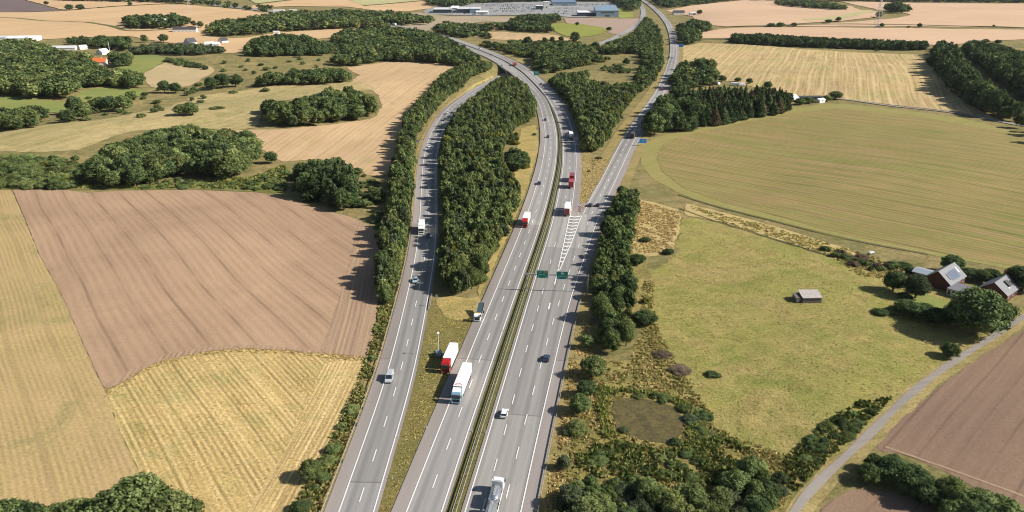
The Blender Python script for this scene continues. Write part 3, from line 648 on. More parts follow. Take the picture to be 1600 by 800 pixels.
_t = (1 + 5 ** .5) / 2
def ico(sub):
    bm = bmesh.new(); bmesh.ops.create_icosphere(bm, subdivisions=sub, radius=1.0)
    bm.verts.ensure_lookup_table()
    v = np.array([q.co[:] for q in bm.verts]); f = np.array([[q.index for q in p.verts] for p in bm.faces]); bm.free(); return v, f
ICO1, ICO2 = ico(1), ico(2)
def crown_arrays(kind, seed, ncards, card, nl=14, sub=2):
    """unit tree of height 10: returns verts, tris, tone per face"""
    r = np.random.default_rng(seed); V, Fc, T = [], [], []; n = 0
    lobes = []
    if kind == 'round':
        lobes.append((np.array([0, 0, 5.4]), np.array([2.6, 2.6, 3.0])))
        for k in range(nl):
            a = k * 2.399 + r.uniform(-.4, .4); u = (k + .5) / nl; z = 2.6 + 6.2 * u
            prof = math.sin(math.pi * min(1, (u * .82 + .14))) ** .6
            rad = (2.9 * prof) * r.uniform(.7, 1.15); s = r.uniform(.8, 1.45) * (0.8 + .3 * prof) * (1 if nl > 12 else 1.3)
            lobes.append((np.array([rad * math.cos(a), rad * math.sin(a), z]), np.array([s, s, s * r.uniform(.75, 1.0)])))
    elif kind == 'shrub':
        for k in range(nl):
            a = k * 2.399 + r.uniform(-.5, .5); rad = 3.5 * math.sqrt((k + .3) / nl) * r.uniform(.8, 1.1); s = r.uniform(1.1, 2.0) * (1 if nl > 9 else 1.25)
            z = 1.6 + r.uniform(.3, 4.8) * (1 - rad / 5.0)
            lobes.append((np.array([rad * math.cos(a), rad * math.sin(a), z]), np.array([s, s, s * r.uniform(.8, 1.1)])))
    elif kind == 'cone':
        for k in range(nl):
            u = (k + .5) / nl; z = .8 + 8.6 * u; rr = 2.5 * (1 - u) ** .85 + .15
            m = 3 if rr > .8 else 1
            for q in range(m):
                a = r.uniform(0, 6.28) + q * 2.1; o = rr * .45 if m > 1 else 0
                lobes.append((np.array([o * math.cos(a), o * math.sin(a), z]), np.array([rr * .75, rr * .75, .95])))
    elif kind == 'column':
        for k in range(nl):
            u = (k + .5) / nl; z = 1.2 + 7.8 * u; rr = 1.5 * math.sin(math.pi * (u * .8 + .15)) ** .5
            a = r.uniform(0, 6.28); lobes.append((np.array([.5 * math.cos(a), .5 * math.sin(a), z]), np.array([rr, rr, 1.25])))
    iv, if_ = ICO2 if sub == 2 else ICO1
    ltone = r.uniform(.1, .9, len(lobes))
    for (c, s), lt in zip(lobes, ltone):
        d = 1 + r.uniform(-.16, .16, (len(iv), 1)); v = iv * d * s * .72 + c
        v[:, 2] = np.maximum(v[:, 2], .25)
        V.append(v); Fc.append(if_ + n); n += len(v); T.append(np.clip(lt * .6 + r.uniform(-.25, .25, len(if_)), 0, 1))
    area = np.array([s[0] * s[2] for c, s in lobes]); pk = r.choice(len(lobes), ncards, p=area / area.sum())
    dv = r.normal(size=(ncards, 3)); dv[:, 2] += .35; dv /= np.linalg.norm(dv, axis=1)[:, None]
    cs = np.array([lobes[k][0] for k in pk]); ss = np.array([lobes[k][1] for k in pk])
    pos = cs + dv * ss * r.choice([r.uniform(.84, 1.12), 1.0], (ncards, 1)) * r.uniform(.85, 1.22, (ncards, 1))
    inside = np.zeros(ncards, bool)
    for c, s in lobes: inside |= ((((pos - c) / (s * .68)) ** 2).sum(1) < 1)
    keep = ~inside & (pos[:, 2] > .3); pos, dv, pk = pos[keep], dv[keep], pk[keep]; m = len(pos)
    nr = dv + r.normal(size=(m, 3)) * .55; nr /= np.linalg.norm(nr, axis=1)[:, None]
    up = r.normal(size=(m, 3)); t1 = np.cross(nr, up); t1 /= np.linalg.norm(t1, axis=1)[:, None]; t2 = np.cross(nr, t1)
    sz = card * r.uniform(.6, 1.35, (m, 1))
    q = np.stack([pos - t1 * sz, pos + t2 * sz * .8, pos + t1 * sz, pos - t2 * sz * .8], 1).reshape(-1, 3)
    k = np.arange(m)[:, None] * 4 + n
    V.append(q); Fc.append(k + np.array([[0, 1, 2]])); Fc.append(k + np.array([[0, 2, 3]]))
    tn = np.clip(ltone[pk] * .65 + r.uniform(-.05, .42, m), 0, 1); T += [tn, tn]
    return np.vstack(V), np.vstack(Fc), np.concatenate(T)
def np_mesh(name, v, f, mat, attrs):
    me = bpy.data.meshes.new(name); nv, nf = len(v), len(f)
    me.vertices.add(nv); me.vertices.foreach_set('co', v.astype(np.float32).ravel())
    me.loops.add(nf * 3); me.loops.foreach_set('vertex_index', f.astype(np.int32).ravel())
    me.polygons.add(nf); me.polygons.foreach_set('loop_start', np.arange(0, nf * 3, 3, dtype=np.int32)); me.update(calc_edges=True)
    for k, a in attrs.items():
        at = me.attributes.new(k, 'FLOAT', 'FACE'); at.data.foreach_set('value', a.astype(np.float32))
    me.materials.append(mat); return me
def trunk_mesh(name, kind, seed):
    r = np.random.default_rng(seed + 500); mb = MB()
    top = {'round': 6.0, 'shrub': 2.6, 'cone': 9.0, 'column': 8.0}[kind]
    mb.tube((0, 0, -.4), (r.uniform(-.2, .2), r.uniform(-.2, .2), top * .5), .34, 7, .24)
    a = Vector((mb.v[-1][0], mb.v[-1][1], top * .5)); mb.tube(a, (r.uniform(-.4, .4), r.uniform(-.4, .4), top), .23, 7, .08)
    if kind in ('round', 'shrub'):
        for k in range(5):
            t = 2 * math.pi * k / 5 + r.uniform(-.4, .4); z = top * r.uniform(.32, .6)
            mb.tube((0, 0, z), (2.0 * math.cos(t), 2.0 * math.sin(t), z + r.uniform(1.0, 2.2)), .13, 5, .04)
    return mb.mesh(name, M_bark)
PROTO = {}
def proto(kind, mat, var, lod):
    key = (kind, mat.name, var, lod)
    if key not in PROTO:
        sd = {'round': 0, 'shrub': 40, 'cone': 80, 'column': 120}[kind] + var
        nc, cs, nl, sub = {0: (7500, .21, 42, 1), 1: (3200, .32, 34, 1), 2: (1100, .46, 22, 1)}[lod]
        if kind in ('cone', 'column'): nl = 9
        if kind == 'shrub': nl = int(nl * .7)
        v, f, t = crown_arrays(kind, sd, nc, cs, nl, sub)
        PROTO[key] = (np_mesh('crown', v, f, mat, {'tone': t}), trunk_mesh('trunk', kind, sd), (v, f, t))
    return PROTO[key]
_far = {}
def far_arrays(kind, var, lod=2):
    k = (kind, var, lod)
    if k not in _far:
        sd = {'round': 0, 'shrub': 40, 'cone': 80, 'column': 120}[kind] + var
        _far[k] = crown_arrays(kind, sd + 7, *({2: (500, .55, 14, 1), 3: (120, .85, 6, 1)}[lod]))
    return _far[k]
NAMEK = {'round': 'broadleaf_tree', 'shrub': 'shrub', 'cone': 'conifer_tree', 'column': 'columnar_tree'}
CATK = {'round': 'tree', 'shrub': 'shrub', 'cone': 'conifer', 'column': 'tree'}
def place_tree(x, y, h, rad, kind, mat, label, group=None, lod=1, z=None, name=None, cat=None):
    """one tree: an Empty at its foot with a crown and a trunk"""
    var = int(rng.integers(0, 5)); cm, tm, _ = proto(kind, mat, var, lod)
    z = float(hgt([x], [y])[0]) if z is None else z
    t = empty(name or NAMEK[kind], label, cat or CATK[kind], (x, y, z), rng.uniform(0, 6.28), group)
    base = {'round': 3.9, 'shrub': 4.6, 'cone': 2.4, 'column': 1.9}[kind]
    t.scale = (rad / base, rad / base * rng.uniform(.9, 1.1), h / 9.6)
    link('crown', cm, t); link('trunk', tm, t); return t
WOODS = []
def wood(key, poly, h, rad, spacing, kinds, label=None, group=None, hv=0.33, dark=None, what='wood'):
    """scatter trees so that foot and crown both fall inside the traced outline"""
    p = np.array(poly, float)
    base = np.array([G(a, min(b, 880))[:2] for a, b in poly])
    lo, hi = base.min(0) - 15, base.max(0) + 15
    n = int((hi[0] - lo[0]) / spacing) + 1, int((hi[1] - lo[1]) / spacing) + 1
    X, Y = np.meshgrid(np.arange(n[0]), np.arange(n[1])); X = X.ravel().astype(float); Y = Y.ravel().astype(float)
    X = lo[0] + (X + .5 * (Y % 2) + rng.uniform(-.38, .38, len(X))) * spacing; Y = lo[1] + (Y + rng.uniform(-.38, .38, len(Y))) * spacing
    Z = hgt(X, Y); hh = h * rng.uniform(1 - hv, 1 + hv, len(X))
    bx, by = proj(X, Y, Z); tx, ty = proj(X, Y, Z + hh * .92)
    ok = inpoly(p, bx, by) & inpoly(p, tx, ty)
    lx, _ = proj(X - rad * .5, Y, Z + hh * .5); rx, _ = proj(X + rad * .5, Y, Z + hh * .5); my = (by + ty) / 2
    ok &= inpoly(p, lx, my) & inpoly(p, rx, my)
    dr, _ = dist_to(ROADPTS, X, Y)
    for c, l, r_ in ((RAMP, 8.5, 7), (ML, 8.5, 6), (MRL, 2.5, 11.5), (RR, 10, 4.5), (FARR, 7, 7), (LANE, 2.6, 3), (BYWAY, 4, 4)):
        near = np.where(ok)[0]
        if not len(near): continue
        d, i = dist_to(c, X[near], Y[near]); nn = normals(c)[i]
        side = (X[near] - c[i, 0]) * nn[:, 0] + (Y[near] - c[i, 1]) * nn[:, 1]
        lim = np.where(side < 0, l, r_) + rad * .35
        ok[near[(d < lim) | ((d < 25) & (np.abs(side) < lim))]] = False
    ii = np.where(ok)[0]
    kn = [kinds[int(k)] for k in rng.choice(len(kinds), len(ii), p=np.array([k[2] for k in kinds]) / sum(k[2] for k in kinds))]
    for j, i in enumerate(ii):
        WOODS.append(dict(key=key, x=X[i], y=Y[i], z=Z[i], h=hh[i], r=rad * rng.uniform(.7, 1.3) * math.sqrt(hh[i] / h), kind=kn[j][0], mat=kn[j][1], label=label, group=group, px=by[i]))
R_, S_, O_, K_ = 'round', 'shrub', 'cone', 'column'
gen = [(R_, L_green, 3), (R_, L_dark, 2), (R_, L_olive, 1)]
med = [(R_, L_olive, 4), (R_, L_green, 4), (S_, L_olive, 1), (S_, L_green, 1), (R_, L_grey, 1), (R_, L_yel, .35), (R_, L_dark, 1)]
drk = [(R_, L_dark, 4), (R_, L_green, 1), (S_, L_dark, 1)]
scr = [(S_, L_green, 3), (S_, L_olive, 2), (S_, L_dark, 1), (R_, L_green, 1)]
wood('median wood', [(785,118),(805,120),(825,132),(838,160),(836,186),(814,197),(801,208),(789,228),(781,243),(793,262),(806,280),(811,297),(812,312),(800,340),(795,365),(770,400),(757,430),(745,462),(715,464),(692,455),(686,420),(688,380),
     (688,330),(690,280),(688,240),(698,200),(720,165),(750,142),(770,126)], 8.5, 2.3, 3.3, med, 'leafy tree packed in the long wood between the slip road and the left carriageway', 'trees of the wood between the slip road and the motorway')
wood('slip road belt', [(735,92),(775,98),(765,112),(735,122),(722,140),(700,155),(680,175),(665,195),(650,215),(645,250),(644,300),(645,330),(632,370),(625,420),(612,465),(600,478),(588,462),(590,410),(596,360),(606,320),(613,270),(620,230),(633,180),
     (668,140),(690,115)], 9, 2.4, 3.3, med, 'leafy tree in the shelter belt on the left side of the slip road', 'trees of the belt left of the slip road')
wood('exit road belt', [(962,288),(1000,294),(998,330),(988,380),(985,420),(990,460),(988,500),(990,540),(975,560),(945,552),(925,510),(922,450),(930,400),(934,360),(948,320)], 7.0, 2.4, 3.8, [(R_, L_green, 4), (R_, L_dark, 2), (S_, L_olive, 2)],
     'dark green tree in the belt along the right shoulder below the exit road', 'trees of the belt right of the motorway')
wood('fork wood', [(858,120),(880,112),(930,108),(915,122),(960,130),(985,128),(1000,140),(978,172),(957,205),(937,238),(908,241),(902,225),(901,195),(890,165),(872,145),(855,130)], 9, 2.8, 3.9, med,
     'leafy tree in the wood in the fork between the motorway and the exit road', 'trees of the wood in the fork')
wood('fork wood', [(1010,25),(1030,45),(1036,70),(1037,95),(1028,118),(1008,142),(985,152),(993,122),(1003,100),(1000,84),(960,86),(925,84),(950,66),(990,52)], 9, 4.5, 7, gen, 'leafy tree in the wood in the fork between the motorway and the exit road', 'trees of the wood in the fork')
wood('fork wood', [(790,90),(830,78),(880,64),(940,66),(928,84),(990,90),(985,104),(960,96),(900,106),(858,116),(850,112),(842,98),(815,92)], 9, 4.5, 7, gen + [(S_, L_yel, .6)], 'leafy tree in the wood in the fork between the motorway and the exit road', 'trees of the wood in the fork')
wood('fork wood', [(945,98),(985,100),(990,115),(960,116),(935,108)], 5, 3.5, 8, scr, 'leafy tree in the wood in the fork between the motorway and the exit road', 'trees of the wood in the fork')
wood('exit roadside grove', [(1050,40),(1085,30),(1112,33),(1110,48),(1095,52),(1095,66),(1075,72),(1060,66),(1050,52)], 13, 6.5, 9, drk, what='grove')
wood('exit roadside grove', [(1060,100),(1078,94),(1115,90),(1120,110),(1120,120),(1158,122),(1164,133),(1110,134),(1080,142),(1052,148),(1050,125)], 12, 5.5, 8, gen)
wood('dark plantation', [(1055,138),(1100,134),(1200,134),(1232,142),(1238,168),(1215,180),(1180,184),(1120,196),(1092,200),(1090,170)], 12, 3.2, 5.0, [(O_, L_con, 5), (O_, L_dark, 4), (O_, L_brown, 1.3)],
     'tall conifer in the dark plantation right of the exit road, some browned', 'conifers of the dark plantation')
wood('dark plantation edge', [(1012,160),(1030,148),(1060,137),(1100,140),(1110,180),(1094,201),(1060,208),(1040,212),(1022,216),(1006,212),(1000,195)], 12, 5.0, 7, drk,
     'dark leafy tree at the left end of the dark plantation beside the exit road', 'leafy trees at the plantation end')
wood('right wood', [(1454,80),(1470,62),(1492,66),(1502,90),(1560,140),(1600,166),(1700,212),(1900,300),(1850,350),(1680,250),(1600,204),(1560,188),(1520,168),(1485,143),(1460,112)], 15, 5.5, 6.4, drk,
     'dark leafy tree in the wood edge right of the striped stubble', 'trees of the dark wood at the right edge')
wood('right wood', [(1494,72),(1520,62),(1565,70),(1610,86),(1800,116),(1950,180),(1900,285),(1700,203),(1600,158),(1560,133),(1507,88)], 14, 5.5, 6.6, [(R_, L_dark, 3), (R_, L_green, 2)], 'dark leafy tree in the wood edge right of the striped stubble', 'trees of the dark wood at the right edge')
wood('field hedge', [(1140,52),(1200,53),(1300,59),(1447,64),(1448,79),(1400,79),(1300,76),(1200,72),(1143,68)], 9, 4.6, 5.5, [(R_, L_dark, 2), (O_, L_con, 1)])
wood('oval grove', [(408,168),(420,153),(435,158),(448,160),(470,150),(495,148),(505,138),(545,135),(575,146),(592,162),(588,182),(540,192),(480,199),(430,199),(412,190)], 12, 5.6, 7.5, [(R_, L_green, 4), (R_, L_dark, 3), (R_, L_olive, 1)],
     'leafy tree of the oval grove standing on the harvested field', 'trees of the oval grove')
wood('left grove', [(148,246),(170,222),(200,214),(225,212),(245,202),(300,196),(330,202),(372,202),(403,212),(408,240),(392,262),(398,272),(360,280),(352,284),(315,278),(280,276),(230,292),(150,296),(128,288),(135,268)], 11, 5.2, 6.6, gen,
     'leafy tree in the long grove behind the ploughed field', 'trees of the grove behind the ploughed field')
wood('left scrub', [(-60,240),(10,238),(50,233),(70,242),(80,262),(100,280),(95,296),(-60,297)], 6, 4.2, 6, scr + [(S_, L_yel, .5)], 'bushy shrub in the scrub at the upper left corner of the ploughed field', 'shrubs of the scrub left of the grove')
wood('field corner grove', [(445,268),(460,258),(485,254),(505,244),(528,246),(545,262),(566,282),(572,312),(560,326),(535,330),(500,316),(455,302)], 12, 4.6, 5.6, [(R_, L_dark, 4), (O_, L_con, 2), (O_, L_grey, 1.2)],
     'dark tree in the grove at the top corner of the ploughed field', 'trees of the grove at the field corner')
wood('left wood', [(-60,68),(0,62),(45,60),(95,78),(135,82),(150,98),(168,112),(180,108),(200,108),(226,116),(232,134),(205,140),(160,136),(130,138),(105,155),(60,156),(0,150),(-60,150)], 11, 6.0, 7.6, gen + [(R_, L_olive, 1)])
wood('left lower wood', [(-60,168),(0,168),(25,172),(40,158),(60,168),(78,188),(55,200),(0,206),(-60,212)], 9, 5.2, 7.5, gen)
wood('row behind houses', [(60,64),(130,56),(200,57),(205,66),(200,80),(170,78),(100,70)], 11, 5.5, 9, drk)
wood('grove by the red roof', [(165,82),(200,80),(215,92),(200,104),(180,106),(172,98)], 9, 5, 8, gen)
wood('willow row', [(200,74),(240,68),(300,68),(352,73),(352,84),(300,88),(255,86),(205,86)], 9, 5, 8.5, [(R_, L_grey, 4), (K_, L_grey, 2), (R_, L_dark, 1)])
wood('meadow hedge', [(253,86),(290,88),(310,96),(332,104),(322,110),(290,106),(262,97)], 6, 4.5, 7, [(S_, L_dark, 2), (S_, L_green, 2)])
wood('far grove', [(179,32),(200,24),(240,22),(248,24),(270,21),(295,27),(300,40),(262,46),(215,46),(182,41)], 14, 7, 10, drk)
wood('far village trees', [(318,52),(322,38),(345,30),(370,28),(400,24),(440,18),(540,14),(590,16),(640,22),(690,32),(636,40),(600,46),(520,46),(440,50),(400,55),(340,58)], 12, 7.5, 11, gen + [(R_, L_grey, .6)])
wood('curved wood', [(373,80),(400,58),(440,52),(480,54),(505,64),(530,66),(529,82),(505,87),(460,88),(400,90),(375,90)], 12, 6.2, 8.5, drk)
wood('motorway wood', [(508,60),(540,44),(600,42),(640,44),(690,52),(715,66),(740,82),(765,100),(740,110),(690,100),(600,96),(560,104),(515,104),(505,96),(540,72),(510,68)], 11, 6.0, 8.0, gen + [(R_, L_dark, 2)])
wood('long thicket', [(406,132),(410,112),(445,112),(475,106),(530,106),(562,118),(565,126),(520,132),(410,136)], 9, 5, 7, [(R_, L_green, 2), (R_, L_dark, 3)])
wood('far wood belt', [(90,-10),(250,-8),(300,-4),(360,2),(425,8),(424,21),(380,16),(300,7),(256,5),(90,2)], 16, 9, 15, drk)
wood('far wood belt', [(600,14),(640,20),(670,24),(690,32),(665,40),(645,30),(620,26),(590,22)], 13, 7, 11, drk)
wood('far wood belt', [(668,-8),(735,-6),(738,9),(700,12),(668,9)], 14, 8, 13, drk)
wood('far wood belt', [(740,-10),(900,-12),(1000,-10),(1000,0),(996,14),(985,19),(968,12),(955,3),(860,3),(742,6)], 14, 9, 14, drk)
wood('far wood belt', [(1008,-12),(1200,-16),(1560,-16),(1900,-12),(1900,6),(1600,5),(1340,3),(1150,1),(1100,7),(1060,12),(1035,14),(1012,0)], 14, 10, 18, drk)
wood('far grove right', [(1200,1),(1245,-2),(1300,3),(1328,10),(1318,17),(1270,14),(1215,9)], 11, 8, 13, gen)
wood('far grove right', [(1382,14),(1392,5),(1402,3),(1425,11),(1426,19),(1405,22),(1384,20)], 14, 9, 12, drk)
wood('meadow trees', [(788,38),(800,28),(820,22),(870,21),(882,34),(855,38),(874,48),(860,52),(800,49)], 11, 6.5, 9, drk)
wood('meadow trees', [(672,44),(695,32),(720,36),(760,36),(800,34),(806,46),(770,48),(740,50),(748,58),(716,60),(680,52)], 10, 6, 8.5, gen + [(R_, L_grey, 1)])
wood('meadow trees', [(726,46),(760,48),(778,58),(770,62),(740,56)], 7, 5, 7, drk)
wood('roadside wood', [(722,62),(760,64),(800,68),(850,64),(870,62),(850,78),(835,92),(815,90),(785,80),(750,72)], 8, 5.5, 8, gen + [(S_, L_yel, 1)])
wood('left scrub', [(-60,240),(100,236),(150,250),(130,290),(90,296),(-60,297)], 4.5, 3.6, 6.5, scr + [(S_, L_yel, .5)], 'bushy shrub in the scrub at the upper left corner of the ploughed field', 'shrubs of the scrub left of the grove')
wood('meadow bushes', [(100,150),(235,130),(330,120),(440,128),(440,140),(330,160),(250,190),(100,200)], 4.5, 3.4, 24, scr)
wood('meadow bushes', [(340,86),(520,88),(510,108),(400,118),(330,110)], 4.5, 3.4, 26, scr)
wood('meadow bushes', [(440,262),(500,248),(600,276),(596,320),(575,330),(450,300)], 3.0, 2.6, 7, scr)
wood('roadside wood', [(822,98),(845,92),(870,100),(872,112),(850,116),(835,108)], 7, 3.6, 5, scr)
wood('roadside wood', [(790,60),(900,60),(905,72),(870,80),(800,72)], 6, 4.5, 8, scr + [(S_, L_yel, 1)])
wood('ditch scrub', [(215,282),(280,276),(340,284),(400,278),(440,262),(450,300),(420,299),(300,294),(210,296)], 2.2, 2.6, 5.0, scr, 'low bush in the weedy ditch behind the ploughed field', 'low bushes of the ditch behind the ploughed field')
wood('roadside wood', [(800,70),(870,78),(905,84),(905,104),(870,112),(850,112),(838,100),(815,90)], 6, 4, 6.5, scr + [(S_, L_yel, 1)])
wood('belt foot scrub', [(575,330),(600,320),(598,360),(590,420),(582,350)], 3, 2.2, 4, scr)
wood('pond thicket', [(862,762),(905,752),(945,738),(985,742),(1030,752),(1080,758),(1130,732),(1180,715),(1225,722),(1258,740),(1228,778),(1200,820),(1180,870),(862,870)], 5.0, 2.6, 4.0, [(R_, L_dark, 2), (R_, L_green, 3), (R_, L_olive, 2), (S_, L_grey, 2)],
     'dark green bush in the thicket below the pond', 'bushes of the thicket below the pond')
wood('track hedge', [(1322,730),(1345,706),(1372,704),(1420,716),(1480,742),(1540,768),(1600,792),(1640,830),(1560,860),(1480,830),(1400,775),(1340,745)], 6, 3.4, 4.2, [(R_, L_dark, 3), (R_, L_green, 3), (R_, L_grey, .5)],
     'dark bushy tree in the hedge below the ploughed field at the right', 'bushy trees of the hedge at the bottom right')
wood('wedge clump', [(788,240),(800,232),(818,236),(832,248),(828,264),(806,270),(790,262)], 5, 2.6, 4, drk + [(S_, L_yel, 2)])
wood('wedge clump', [(790,205),(812,203),(815,215),(800,226),(788,222)], 5, 2.4, 4, scr + [(S_, L_yel, 1)])
wood('field edge scrub', [(1270,375),(1330,392),(1380,402),(1440,408),(1440,424),(1400,432),(1350,424),(1310,404),(1280,392)], 2.4, 2.3, 4.2, [(S_, L_green, 3), (S_, L_dark, 2), (S_, L_pink, .6)], 'low bush in the strip between the meadow and the young crop', 'low bushes between meadow and crop')
wood('track scrub', [(1240,700),(1280,660),(1330,640),(1385,632),(1375,655),(1330,690),(1290,725),(1255,742)], 1.6, 1.9, 3.6, [(S_, L_green, 2), (S_, L_dark, 2)], 'low bush on the bank above the gravel track', 'low bushes on the bank above the track')
wood('pond scrub', [(940,690),(1000,720),(1060,700),(1110,690),(1130,712),(1080,752),(1000,745),(930,735),(900,720)], 1.5, 1.7, 3.6, [(S_, L_green, 2), (S_, L_dark, 1), (S_, L_olive, 1)], 'low weedy bush on the ground below the pond', 'low bushes below the pond')
wood('pond scrub', [(948,612),(1000,605),(1060,618),(1110,640),(1125,690),(1090,700),(1075,660),(1040,630),(985,620)], 1.6, 1.6, 3.6, [(S_, L_green, 2), (S_, L_olive, 2)], 'low weedy bush on the upper bank of the pond', 'low bushes above the pond')
wood('verge scrub', [(600,480),(612,470),(600,520),(585,570),(560,640),(530,710),(505,770),(480,800),(455,800),(490,750),(525,670),(552,620),(575,560),(585,520)], 2.2, 1.7, 3.4, [(S_, L_green, 2), (S_, L_olive, 2), (S_, L_dark, 1)],
     'low bush on the bank between the straw field and the slip road', 'low bushes on the slip road bank')

